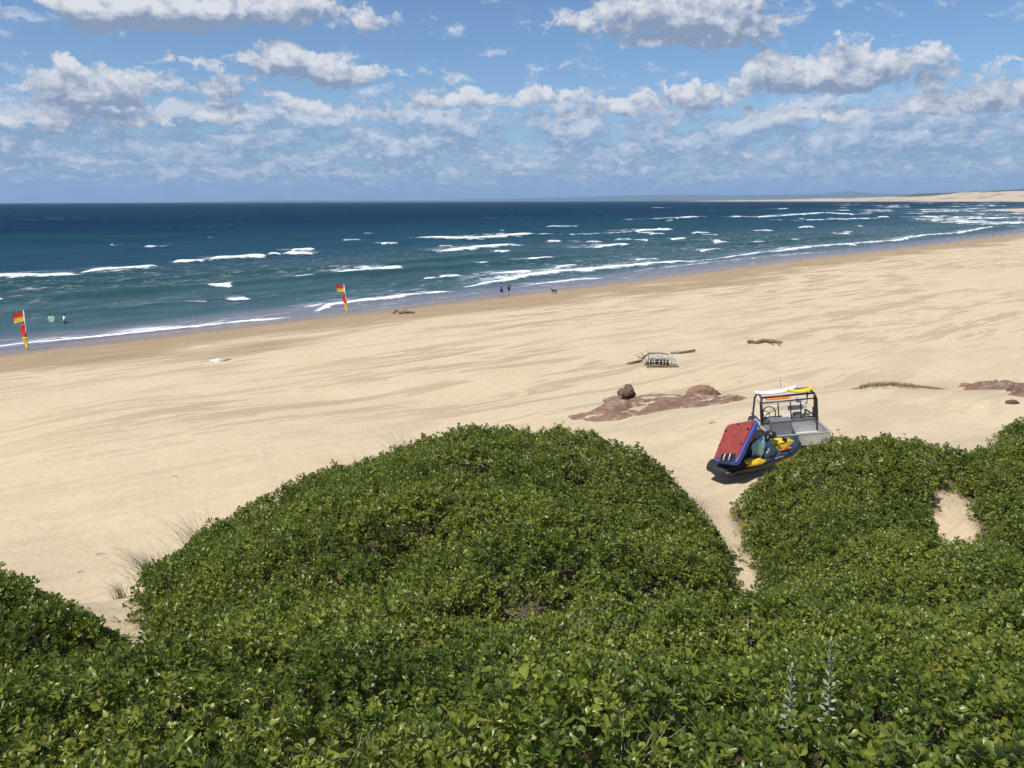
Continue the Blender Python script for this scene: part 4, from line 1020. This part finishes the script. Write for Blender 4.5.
# head of a swimmer in the first line of foam
# ---- dog
def dog(loc, yaw):
    root = empty('dog', loc, (0, 0, yaw)); tag(root, 'dark dog trotting along the wet sand right of the two walkers', 'dog')
    J = [((0, 0, .46), .115), ((.22, 0, .47), .135), ((-.20, 0, .48), .105), ((.36, 0, .58), .075), ((.46, 0, .66), .075), ((.58, 0, .63), .038), ((-.30, 0, .50), .05), ((-.42, 0, .60), .022), ((-.52, 0, .72), .012)]
    E = [(0, 1), (0, 2), (1, 3), (3, 4), (4, 5), (2, 6), (6, 7), (7, 8)]
    def leg(a, pts):
        k = a
        for p_, r_ in pts: J.append((p_, r_)); E.append((k, len(J) - 1)); k = len(J) - 1
    for s, st in ((1, .08), (-1, -.07)):
        leg(1, [((.22, .075 * s, .38), .055), ((.23 + st, .08 * s, .22), .032), ((.22 + st * 1.6, .08 * s, .04), .022), ((.27 + st * 1.6, .08 * s, .02), .022)])
        leg(2, [((-.20, .075 * s, .42), .07), ((-.13 - st, .08 * s, .28), .045), ((-.27 - st, .08 * s, .17), .025), ((-.24 - st, .08 * s, .03), .020), ((-.19 - st, .08 * s, .02), .020)])
    for s in (1, -1): J.append(((.43, .055 * s, .75), .016)); E.append((4, len(J) - 1))
    me = bpy.data.meshes.new('body'); me.from_pydata([a for a, b in J], E, []); o = link('body', me, simple('black_brown_fur', (0.02, 0.014, 0.01), .8, bump=0), root)
    sk = o.modifiers.new('skin', 'SKIN'); sk.use_smooth_shade = True
    for i, (a, b) in enumerate(J): v = me.skin_vertices[0].data[i]; v.radius = (b, b); v.use_root = i == 0
    m_ = o.modifiers.new('sub', 'SUBSURF'); m_.levels = 1; m_.render_levels = 1
dog(onground(554.5, 294, .4), R(160))

# ---- driftwood and debris
def log(name, pts, r, lab, cat, group=None, twigs_=()):
    bm = bmesh.new(); P = [Vector(p) for p in pts]; tube(bm, P, r, 9, r2=r * .45)
    for tw in twigs_: tube(bm, [Vector(q_) for q_ in tw], r * .4, 6, r2=r * .12)
    for v in bm.verts: v.co += Vector((mnoise.noise(v.co * 4), mnoise.noise(v.co * 4 + Vector((9, 0, 0))), mnoise.noise(v.co * 4 + Vector((0, 9, 0))))) * r * .55
    o = bmobj(name, bm, m_wood, None, True); tag(o, lab, cat, group); return o
def G3(px, py, dz=0.): p = onground(px, py, 2.3); return p + Vector((0, 0, dz))
log('driftwood_log', [G3(748, 343.5, .12), G3(752, 343.3, .20), G3(757, 344, .05)], .16, 'stubby left piece of the driftwood on the open sand', 'driftwood', twigs_=[])
log('driftwood_log', [G3(756, 344, .10), G3(763, 342.5, .20), G3(772, 343, .18), G3(782, 344, .12)], .17, 'long flat driftwood branch lying on the open sand right of the wicker frame', 'driftwood', twigs_=[(G3(776, 343, .15), G3(781, 346.8, .02)), (G3(768, 343, .2), G3(775, 345.5, .05))])
log('driftwood_branch', [G3(671, 354, .02), G3(682, 353.5, .08), G3(690, 352.5, .12), G3(695, 352, .14)], .13, 'thin branch pointing up to the right behind the wicker frame', 'driftwood', twigs_=[(G3(684, 353, .1), G3(695, 352.5, .1))])
log('driftwood_branch', [G3(628, 364.5, .04), G3(636, 363, .08), G3(641, 362, .12), G3(645, 361, .3)], .13, 'crooked branch leaning on the left end of the wicker frame', 'driftwood', twigs_=[(G3(641, 361, .2), G3(636, 358.8, .25)), (G3(645, 361, .3), G3(640, 357, .35))])
log('driftwood_branch', [G3(393, 313.5, .05), G3(397, 312.5, .28), G3(400, 313.5, .08)], .16, 'stubby left piece of driftwood beside the wet sand', 'driftwood')
log('driftwood_log', [G3(399, 314, .08), G3(404, 313.8, .22), G3(408, 313.3, .15), G3(414, 313.5, .06)], .20, 'dark driftwood log at the edge of the wet sand right of the second flag', 'driftwood', twigs_=[(G3(405, 313.5, .2), G3(407, 311, .5))])
log('driftwood_stick', [G3(225, 361.3, .04), G3(228, 360.5, .10), G3(231.5, 360.3, .08)], .05, 'short dark stick beside the white rag on the sand', 'driftwood')
# white rag
o = blob_rock('rag', G3(217, 361.5, .05), (.42, .22, .13), 31, 'crumpled white rag lying on the sand in the left half of the beach', simple('white_cloth', (.80, .80, .80), .9), 'rag', rough=.6)
# small wrack scattered: individual sticks close to the left shrubs
for i, (px, py, l, lb) in enumerate([(96, 555, .30, 'short dark stick on the sand just above the sandy notch'), (78, 573, .16, 'tiny twig on the sand above the left shrub'), (172, 477, .2, 'small twig on the open sand left of the big shrub')]):
    a = G3(px, py, .02); log('stick', [a, a + Vector((l * .5, .05, .03)), a + Vector((l, .02, .0))], .012, lb, 'stick')
log('stick', [G3(710, 424, .02), G3(712, 423.3, .05), G3(716, 423.5, .02)], .02, 'small twig on the sand left of the sled', 'stick')

# ---- old wicker frame (half buried trap) with slats and driftwood
def trap():
    c_ = G3(660, 366); root = empty('wicker_trap', c_, (0, 0, R(-6))); tag(root, 'old bleached wicker trap half buried among driftwood on the open sand', 'trap')
    L_, D_, Hh = 1.55, .9, .62
    bm = bmesh.new()
    for z_ in (.08, .24, .40, .56, .66):
        tube(bm, [(-L_ / 2, -D_ / 2, z_), (0, -D_ / 2 - .03, z_ + .02), (L_ / 2, -D_ / 2, z_ - .02)], .017, 6) if z_ > .3 or z_ < .1 else None
    for y_ in np.linspace(-D_ / 2, D_ / 2, 9):
        tube(bm, [(-L_ / 2, y_, .64 + .06 * math.cos(y_ * 3)), (0, y_, .68 + .06 * math.cos(y_ * 3)), (L_ / 2, y_, .60 + .06 * math.cos(y_ * 3))], .028, 6)
    bmobj('cross_slat', bm, m_cage, root)
    for i, x_ in enumerate(np.linspace(-L_ / 2, L_ / 2, 8)):
        x_ += random.gauss(0, .05)
        bm = bmesh.new(); tube(bm, [(x_, -D_ / 2 - .01, -.08), (x_, -D_ / 2 - .015, .45), (x_ + .02, -D_ / 2 + .07, .66), (x_, 0, .74), (x_, D_ / 2 - .07, .66), (x_, D_ / 2 + .01, -.08)], .032, 7)
        bmobj('hoop', bm, m_cage, root, True)
    for s in (-1, 1):
        bm = bmesh.new(); tube(bm, [(s * (L_ / 2 + .03) + .20 * s * math.cos(q), -.2, .28 + .26 * math.sin(q)) for q in np.linspace(-1.6, 1.6, 9)], .02, 6); bmobj('end_ring', bm, m_cage, root, True)
    bm = bmesh.new(); box(bm, (-.10, .02, .22), (1.2, .72, .42), None, .05)  # dark block put in for the shade inside the trap
    for v in bm.verts: v.co += Vector((0, 0, .04 * mnoise.noise(v.co * 5)))
    bmobj('interior_shade', bm, m_dark, root)
trap()
log('driftwood_log', [G3(646, 366, .05), G3(650, 364.5, .25), G3(656, 363.5, .30)], .14, 'stump end of driftwood lying under the left side of the wicker frame', 'driftwood')
_t = G3(660, 366); log('driftwood_branch', [_t + Vector((-1.25, -.1, .55)), _t + Vector((-.7, .1, .84)), _t + Vector((-.1, .1, .88)), _t + Vector((.55, .05, .80))], .07, 'pale branch lying across the top of the wicker frame', 'driftwood', twigs_=[(_t + Vector((-.7, .1, .84)), _t + Vector((-.95, .2, 1.05)))])
log('driftwood_branch', [_t + Vector((-1.0, -.6, .04)), _t + Vector((-.5, -.62, .22)), _t + Vector((.3, -.6, .12)), _t + Vector((1.15, -.55, .05))], .06, 'thin grey branch lying low against the front of the wicker frame', 'driftwood')
# ---- beach buggy (utility vehicle seen from behind)
TH_ = R(-5)
ref = PD(767, 418.5, 22.6)
bz = gz(8.6, 22.2)
buggy_z = ref[2] - 1.20
ux = Vector((math.cos(TH_), math.sin(TH_), 0)); uy = Vector((-math.sin(TH_), math.cos(TH_), 0))
BW = 1.80
org = Vector(ref) + ux * (BW / 2 - .08); org.z = gz(org.x, org.y) + .03
BH = ref[2] + .02 - org.z
root = empty('beach_buggy', org, (R(0), R(-7.0), TH_)); tag(root, 'open utility buggy with a black roll cage and a grey tray parked on the sand', 'buggy')
def bpart(name, fn, mat, lab=None, smooth=False, parent=None):
    bm = bmesh.new(); fn(bm); o = bmobj(name, bm, mat, parent or root, smooth)
    if lab: o['label'] = lab
    return o
hw = BW / 2; SB = BH; ST = BH + .66; RF = BH + .74
# local frame: x right, y forward (away), z up; the rear screen stands at y = 0
def f_(bm):
    box(bm, (0, .06, BH - .24), (BW - .04, .05, .50), None, .012)
bpart('headboard', f_, m_alu)
def f_(bm): box(bm, (0, -.52, BH - .50), (BW - .1, 1.10, .04), None, .01)
bpart('tray_floor', f_, simple('bright_tray_floor', (.62, .62, .60), .45, .2, scale=3))
for s in (-1, 1):
    def f_(bm):
        box(bm, (s * (hw - .02), -.52, BH - .34), (.04, 1.12, .34), None, .008); box(bm, (s * (hw - .02), -.52, BH - .16), (.075, 1.14, .03), None, .008)
        for k in range(4): box(bm, (s * (hw + .012), -.95 + k * .29, BH - .36), (.02, .04, .28))
    bpart('tray_side', f_, m_alu)
def f_(bm):
    box(bm, (0, -1.10, BH - .36), (BW, .04, .36), None, .008); box(bm, (0, -1.10, BH - .17), (BW + .03, .075, .03), None, .008)
    for k in range(7): box(bm, (-hw + .18 + k * .25, -1.127, BH - .37), (.05, .014, .26))
bpart('tailgate', f_, m_alu)
# roll cage
def cage(bm):
    r_ = .032
    for s in (-1, 1):
        tube(bm, [(s * (hw - .04), .02, BH - .48), (s * (hw - .05), .03, ST - .1), (s * (hw - .10), .10, RF)], r_ * 1.25, 10)
        tube(bm, [(s * (hw - .04), 1.40, BH - .40), (s * (hw - .06), 0.92, ST - .12), (s * (hw - .12), 0.72, RF)], r_, 10)
        tube(bm, [(s * (hw - .10), .10, RF), (s * (hw - .12), 0.72, RF)], r_, 10)
        tube(bm, [(s * (hw - .04), .10, BH - .05), (s * (hw - .04), 1.46, BH - .16)], r_ * .8, 8)
    tube(bm, [(-hw + .1, .10, RF), (hw - .1, .10, RF)], r_, 10); tube(bm, [(-hw + .1, 0.72, RF), (hw - .1, 0.72, RF)], r_, 10)
bpart('roll_cage', cage, m_blk, None, True)
def f_(bm):
    for z_ in (SB + .01, ST - .06): tube(bm, [(-hw + .06, -.015, z_), (hw - .06, -.015, z_)], .022, 8)
    for x_ in (-hw + .08, -hw * .36, hw * .06, hw * .40): tube(bm, [(x_, -.015, SB), (x_ - .01, -.015, ST - .06)], .020, 8)
bpart('screen_frame', f_, m_blk, None, True)
def f_(bm): box(bm, (hw - .12, -.03, SB + .16), (.15, .10, .34), None, .03); box(bm, (hw - .09, .02, SB + .42), (.10, .08, .5), None, .03)
bpart('side_guard', f_, m_blk, 'dark wedge shaped guard at the right rear post')
def f_(bm): box(bm, (hw * .55, .80, SB + .10), (.66, .012, .16))
sg = bpart('sign_plate', f_, m_whi, 'white board with a line of blue lettering behind the cab')
def text(body, size, loc, rot, mat, parent, name='lettering'):
    cu = bpy.data.curves.new(name, 'FONT'); cu.body = body; cu.size = size; cu.extrude = .003; cu.align_x = 'CENTER'; cu.align_y = 'CENTER'
    o = bpy.data.objects.new(name, cu); C.objects.link(o); cu.materials.append(mat); o.parent = parent; o.location = loc; o.rotation_euler = rot; return o
def bars(name, x0, x1, z0, z1, y, n, mat, parent, skip):
    bm = bmesh.new(); wd = (x1 - x0) / n
    for k in range(n):
        if k in skip: continue
        h = (z1 - z0) * (1, .8, .9, 1, .7)[k % 5]; box(bm, (x0 + wd * (k + .5), y, z0 + .02 + h * .3), (wd * .42, .008, h * .6))
    return bmobj(name, bm, mat, parent)
bars('lettering', hw * .55 - .27, hw * .55 + .27, SB + .06, SB + .14, .79, 11, m_blu, sg, (4, 8))
def f_(bm): box(bm, (hw * .66, .76, SB + .36), (.34, .010, .17))
s2 = bpart('sticker', f_, m_whi, 'pale sticker with red lettering on the front screen')
bars('lettering', hw * .66 - .13, hw * .66 + .13, SB + .33, SB + .41, .752, 7, m_flr, s2, (3,))
def f_(bm): box(bm, (0, .93, (SB + ST) / 2 - .02), (BW - .2, .010, .56), Matrix.Rotation(R(-14), 3, 'X'))
bpart('windscreen', f_, m_glass)
def f_(bm):
    tube(bm, [(-hw * .52 + .20 * math.cos(q), .62 + .07 * math.sin(q), SB + .06 + .19 * math.sin(q)) for q in np.linspace(0, 2 * math.pi, 25)], .018, 8, False)
    for q in (.3, 2.6, 4.7): tube(bm, [(-hw * .52, .64, SB + .05), (-hw * .52 + .2 * math.cos(q), .62 + .07 * math.sin(q), SB + .06 + .19 * math.sin(q))], .012, 6)
    tube(bm, [(-hw * .52, .64, SB + .05), (-hw * .52, 1.1, SB - .16)], .02, 8)
bpart('steering_wheel', f_, m_blk, None, True)
def f_(bm):
    for x_ in (-hw * .5, hw * .45):
        box(bm, (x_, .50, BH - .42), (.62, .5, .14), None, .04)
bpart('seat', f_, m_gry)
def f_(bm):
    for x_ in (-hw * .5, hw * .45): box(bm, (x_, .24, BH - .17), (.60, .10, .44), Matrix.Rotation(R(-8), 3, 'X'), .04)
bpart('seat_back', f_, m_gry)
def f_(bm):
    rings = []
    for y_, zt, w_ in ((1.30, BH - .42, hw), (1.60, BH - .42, hw), (2.05, BH - .50, hw * .93), (2.30, BH - .60, hw * .82)):
        rings.append([(-w_, y_, BH - .85), (w_, y_, BH - .85), (w_, y_, zt - .06), (w_ - .08, y_, zt), (-w_ + .08, y_, zt), (-w_, y_, zt - .06)])
    loft(bm, rings)
bpart('bonnet', f_, simple('white_body_paint', (.66, .66, .64), .35))
def f_(bm):
    box(bm, (0, .7, BH - .80), (BW - .35, 2.9, .14), None, .02); box(bm, (0, .62, BH - .62), (BW - .06, 1.30, .20), None, .03)
bpart('chassis', f_, m_gry)
for x_ in (-1, 1):
    for y_ in (-.52, 1.82):
        WR = .33
        def f_(bm):
            n = 28; rings = []
            prof = [(-.12, .20), (-.13, .27), (-.11, .325), (-.05, .335), (.05, .335), (.11, .325), (.13, .27), (.12, .20)]
            for k in range(n):
                q = 2 * math.pi * k / n; kn = 1 + .018 * (k % 2)
                rings.append([(x_ * (hw - .16) + a_, y_ + r_ * (kn if r_ > .3 else 1) * math.cos(q), WR + r_ * (kn if r_ > .3 else 1) * math.sin(q)) for a_, r_ in prof])
            rs = [[bm.verts.new(p) for p in r] for r in rings]
            for k in range(n):
                for j in range(len(prof)): bm.faces.new((rs[k][j], rs[k][(j + 1) % len(prof)], rs[(k + 1) % n][(j + 1) % len(prof)], rs[(k + 1) % n][j]))
        wl = bpart('wheel', f_, m_rub, None, True)
        def f_(bm): bmesh.ops.create_cone(bm, segments=20, radius1=.20, radius2=.20, depth=.16, cap_ends=True, matrix=Matrix.Translation((x_ * (hw - .16), y_, WR)) @ Matrix.Rotation(R(90), 4, 'Y'))
        bpart('rim', f_, m_alu, None, False, wl)
for s in (-1, 1):
    def f_(bm): box(bm, (s * (hw - .15), -1.13, BH - .60), (.14, .03, .09), None, .01)
    bpart('tail_light', f_, m_flr)
def f_(bm): tube(bm, [(-.02, .8, RF), (-.02, .8, RF + .42)], .009, 6, r2=.004)
bpart('antenna', f_, m_blk)
BM = root.matrix_basis.copy(); 
def onb(o, loc, rot=(0, 0, 0)):
    o.matrix_basis = Matrix.LocRotScale(org, root.rotation_euler.to_quaternion(), None) @ Matrix.LocRotScale(Vector(loc), Matrix.Identity(3).to_quaternion() if rot == (0, 0, 0) else __import__('mathutils').Euler(rot).to_quaternion(), None)
def board(name, L_, wd, th, mat, lab, cat, fins=False):
    bm = bmesh.new(); rings = []
    for i in range(15):
        f = -1 + 2 * i / 14; w_ = wd / 2 * max(.03, (1 - abs(f) ** 2.6)) ** .6; z_ = .08 * f * f
        rings.append([(f * L_ / 2, w_ * math.cos(q), z_ + th / 2 * math.sin(q)) for q in [k * math.pi / 6 for k in range(12)]])
    loft(bm, rings); o = bmobj(name, bm, mat, None, True); tag(o, lab, cat); return o
b1 = board('rescue_board', 1.35, .40, .10, m_whi, 'white rescue board lying across the buggy roof on the left', 'board'); onb(b1, (-.28, .40, RF + .07), (0, R(-2), R(4)))
b2 = board('rescue_board', .85, .36, .08, m_yel, 'yellow board lying on the right part of the buggy roof', 'board'); onb(b2, (.42, .22, RF + .07), (0, R(3), R(10)))
bm = bmesh.new(); box(bm, (0, 0, 0), (.75, .26, .05), None, .02); o = bmobj('life_vest', bm, m_ora); tag(o, 'orange vest tucked under the white board on the buggy roof', 'vest'); onb(o, (-.30, .12, RF + .005 - .06))
bm = bmesh.new(); box(bm, (0, 0, 0), (.60, .36, .52), None, .025); box(bm, (0, 0, .27), (.63, .39, .05), None, .015); o = bmobj('lidded_box', bm, m_gry); tag(o, 'dark grey box standing in the left part of the buggy tray', 'case'); onb(o, (-.33, -.20, BH - .215))  # dark grey lidded box against the left of the headboard

# ---- jet ski
js0 = PD(716, 467.5, 19.9); js1 = PD(797, 443, 21.3)
jd = Vector((js1[0] - js0[0], js1[1] - js0[1], 0)); jl = jd.length; jd.normalize(); yaw = math.atan2(jd.y, jd.x)
jo = Vector(((js0[0] + js1[0]) / 2, (js0[1] + js1[1]) / 2, 0)); jz0 = gz(js0[0], js0[1]); jz1 = gz(js1[0], js1[1])
jo.z = max(gz(jo.x, jo.y), (js0[2] + js1[2]) / 2 - .42)
pit = math.atan2((js1[2] - .50) - (js0[2] - .30), jl)
pit = max(R(-3), min(R(9), pit))
Lj = jl
jet = empty('jet_ski', jo, (0, -pit, yaw)); tag(jet, 'blue, black and yellow jet ski parked on the sand in front of the buggy', 'jet ski')
def jpart(name, fn, mat, lab=None, smooth=True, parent=None):
    bm = bmesh.new(); fn(bm); o = bmobj(name, bm, mat, parent or jet, smooth)
    if lab: o['label'] = lab
    return o
ST_ = [(-.50, .30, .06, .26), (-.44, .40, .02, .29), (-.2, .44, .0, .33), (.1, .45, .02, .38), (.3, .40, .06, .43), (.42, .28, .14, .50), (.49, .12, .28, .57), (.505, .04, .36, .59)]
def f_(bm):
    loft(bm, [[(f * Lj, 0, zb), (f * Lj, w_ * .75, zb + .06), (f * Lj, w_, zb + .16), (f * Lj, w_, zd - .05), (f * Lj, -w_, zd - .05), (f * Lj, -w_, zb + .16), (f * Lj, -w_ * .75, zb + .06)] for f, w_, zb, zd in ST_])
hull = jpart('hull', f_, m_blk)
def f_(bm):
    SS_ = [q for q in ST_ if q[0] > -.1 and q[0] < .45]
    for s in (-1, 1): loft(bm, [[(f * Lj, s * (w_ + .012), zb + .17), (f * Lj, s * (w_ + .012), zd - .09), (f * Lj, s * (w_ - .05), zd - .09), (f * Lj, s * (w_ - .05), zb + .17)] for f, w_, zb, zd in SS_])
jpart('side_stripe', f_, m_yel, 'yellow stripe low on the side')
def f_(bm):
    for s in (-1, 1): tube(bm, [(f * Lj, s * (w_ + .01), zd - .04) for f, w_, zb, zd in ST_], .065, 8)
    tube(bm, [(-.5 * Lj, -.30, .2), (-.5 * Lj, .30, .2)], .08, 8)
jpart('rubbing_strip', f_, m_blk)
def f_(bm):
    loft(bm, [[(f * Lj, -w_ * .99, zd - .045), (f * Lj, -w_ * .97, zd + .03), (f * Lj, -w_ * .55, zd + (.16 if f > -.1 else .05)), (f * Lj, w_ * .55, zd + (.16 if f > -.1 else .05)), (f * Lj, w_ * .97, zd + .03), (f * Lj, w_ * .99, zd - .045)] for f, w_, zb, zd in ST_])
deck = jpart('deck', f_, m_nav)
def f_(bm):
    loft(bm, [[(f * Lj, -w_, z0), (f * Lj, -w_, z1), (f * Lj, w_, z1), (f * Lj, w_, z0)] for f, w_, z0, z1 in ((-.52, .30, .16, .34), (-.46, .40, .16, .40), (-.2, .42, .3, .48), (-.14, .36, .3, .47))])
jpart('stern_platform', f_, m_rub)
def f_(bm):
    loft(bm, [[(f * Lj, -w_, z0), (f * Lj, -w_ * .8, z1), (f * Lj, w_ * .8, z1), (f * Lj, w_, z0)] for f, w_, z0, z1 in ((.20, .24, .48, .74), (.28, .26, .48, .76), (.38, .20, .5, .70), (.47, .08, .55, .64))])
jpart('bonnet', f_, m_yel, 'yellow front cover', False)
def f_(bm):
    loft(bm, [[(f * Lj, -w_, z0), (f * Lj, -w_ * .7, z1), (f * Lj, w_ * .7, z1), (f * Lj, w_, z0)] for f, w_, z0, z1 in ((-.10, .18, .38, .66), (-.06, .20, .38, .74), (.0, .18, .38, .74), (.05, .16, .38, .78), (.11, .13, .4, .72))])
jpart('seat', f_, m_rub)
def f_(bm):
    tube(bm, [(.10 * Lj, 0, .7), (.13 * Lj, 0, .98)], .07, 8); tube(bm, [(.11 * Lj, -.36, 1.02), (.14 * Lj, -.15, .99), (.14 * Lj, .15, .99), (.11 * Lj, .36, 1.02)], .028, 8)
    loft(bm, [[(.13 * Lj + a_, -.16, .9), (.13 * Lj + a_, .16, .9), (.13 * Lj + a_, .12, 1.06), (.13 * Lj + a_, -.12, 1.06)] for a_ in (-.03, .14)])
jpart('handlebar', f_, m_blk)
def f_(bm):
    tube(bm, [(.19 * Lj, s * .24, .72), (.21 * Lj, s * .40, .80), (.19 * Lj, s * .44, .90)], .02, 6); box(bm, (.18 * Lj, s * .45, .93), (.04, .17, .11), None, .015)
for s in (-1, 1): jpart('mirror', f_, m_blk)
def f_(bm): box(bm, (.25 * Lj, -.30, .56), (.42, .10, .05), Matrix.Rotation(R(-30), 3, 'X'), .02)
jpart('side_panel', f_, m_ora)
for s in (-1,):
    bm = bmesh.new()
    for k, (x_, w_) in enumerate([(.00, .10), (.13, .06), (.24, .12), (.39, .05)]): box(bm, (.10 * Lj + x_ * .9, -.447, .385), (w_, .012, .075))
    bmobj('lettering', bm, m_whi, deck)
def onj(o, loc, rot=(0, 0, 0)):
    E_ = __import__('mathutils').Euler
    o.matrix_basis = Matrix.LocRotScale(jo, E_((0, -pit, yaw)).to_quaternion(), None) @ Matrix.LocRotScale(Vector(loc), E_(rot).to_quaternion(), None)
# towel, bag, vest and fins piled on it
def pile(name, s, seed, mat, lab, cat, loc, rot=(0, 0, 0), rough=.5):
    o = blob_rock(name, (0, 0, 0), s, seed, lab, mat, cat, rough=rough, sub=3); onj(o, loc, rot); return o
pile('towel', (.20, .12, .36), 41, m_cya, 'pale aqua towel draped over the jet ski seat', 'towel', (-.06 * Lj, -.22, .68), (R(10), 0, 0))
pile('dry_bag', (.32, .13, .10), 52, m_yel, 'crumpled yellow bag beside the red sled on the jet ski', 'bag', (-.17 * Lj, -.46, .45))
pile('life_vest', (.26, .16, .13), 43, m_ora, 'orange and red vest on top between sled and seat', 'vest', (-.16 * Lj, .02, 1.05), (0, R(20), 0))
pile('life_vest', (.14, .10, .10), 46, m_flr, 'small dark red vest wedged beside the aqua towel', 'vest', (-.12 * Lj, -.28, .46))
pile('dry_bag', (.26, .2, .24), 44, m_rub, 'black bag heaped on the seat behind the handlebar', 'bag', (-.02 * Lj, .05, .93))
pile('wetsuit', (.24, .14, .30), 47, m_nav, 'dark blue wetsuit hanging in front of the seat', 'wetsuit', (.04 * Lj, -.28, .55))

# ---- rescue sled leaning on the stern
c3 = [PD(728, 426.5, 20.5), PD(757.5, 420.5, 20.0), PD(735.5, 461, 19.2), PD(712.5, 457.5, 19.75)]
A_, B_, C_, D_ = [Vector(q) for q in c3]
ctr = (A_ + B_ + C_ + D_) / 4; X_ = ((B_ + C_) - (A_ + D_)).normalized(); Y_ = ((A_ + B_) - (C_ + D_)); Y_ = (Y_ - X_ * Y_.dot(X_)).normalized(); Z_ = X_.cross(Y_)
if Z_.y > 0: Z_ = -Z_; X_, = (-X_,)
rotm = Matrix((X_, Y_, Z_)).transposed()
def loc2(p): q = rotm.inverted() @ (p - ctr); return (q.x, q.y)
quad = [loc2(q) for q in (A_, B_, C_, D_)]
def rounded(poly, r=.09, n=5):
    out = []
    m = len(poly)
    for i in range(m):
        p0, p1, p2 = Vector(poly[i - 1]), Vector(poly[i]), Vector(poly[(i + 1) % m])
        a_ = p1 + (p0 - p1).normalized() * r; b_ = p1 + (p2 - p1).normalized() * r
        for k in range(n + 1):
            f = k / n; out.append((a_ * (1 - f) ** 2 + p1 * 2 * f * (1 - f) + b_ * f * f))
    return out
rp = rounded(quad, .13)
sled = empty('rescue_sled', ctr); sled.rotation_mode = 'QUATERNION'; sled.rotation_quaternion = rotm.to_quaternion(); tag(sled, 'red topped rescue sled with blue sides leaning on the stern of the jet ski', 'rescue sled')
def srings(zs): return [[(p[0] * k, p[1] * k, z_ + .05 * math.sin(p[1] * 3.0)) for p in rp] for z_, k in zs]
bm = bmesh.new(); loft(bm, srings([(-.20, .93), (-.16, 1.03), (-.02, 1.05), (.0, 1.0)])); bmobj('base', bm, m_blu, sled, True)
bm = bmesh.new(); loft(bm, srings([(.003, .965), (.03, .955), (.04, .93)])); bmobj('deck', bm, m_red, sled, False)
def q2(u, v):
    a_, b_, c_, d_ = [Vector(q) for q in quad]; p = a_ * (1 - u) * (1 - v) + b_ * u * (1 - v) + c_ * u * v + d_ * (1 - u) * v; return p
def sz(p, dz=0): return (p[0], p[1], .045 + .05 * math.sin(p[1] * 3.0) + dz)
sign = 1
pc = q2(.62, .93)
bm = bmesh.new(); box(bm, sz(pc, -.02), (.46, .26, .07), None, .02); hd = bmobj('handle_recess', bm, m_blk, sled)
for dx in (-.09, .07):
    bm = bmesh.new(); tube(bm, [(pc[0] + dx, pc[1] + .11, sz(pc, .02)[2]), (pc[0] + dx + .04, pc[1], sz(pc, .10)[2]), (pc[0] + dx - .01, pc[1] - .13, sz(pc, .02)[2])], .016, 6); bmobj('strap', bm, m_whi, hd, True)
for u_, v_ in ((.10, .22), (.07, .62), (.9, .25), (.88, .6), (.45, .08)):
    bm = bmesh.new(); p_ = q2(u_, v_); box(bm, sz(p_, .01), (.05, .05, .03), None, .008); bmobj('grip', bm, m_blk, sled)

#OBJECTS_END

# ------------------------------------------------------------------ output
SC.view_settings.view_transform = 'Standard'; SC.view_settings.look = 'None'; SC.view_settings.gamma = 1; SC.view_settings.exposure = 0.30
SC.render.engine = 'CYCLES'
cy = SC.cycles
cy.use_denoising = True; cy.use_adaptive_sampling = True; cy.adaptive_threshold = 0.02; cy.max_bounces = 5; cy.diffuse_bounces = 2; cy.glossy_bounces = 2; cy.transmission_bounces = 3; cy.volume_bounces = 0; cy.transparent_max_bounces = 6
cy.caustics_reflective = False; cy.caustics_refractive = False
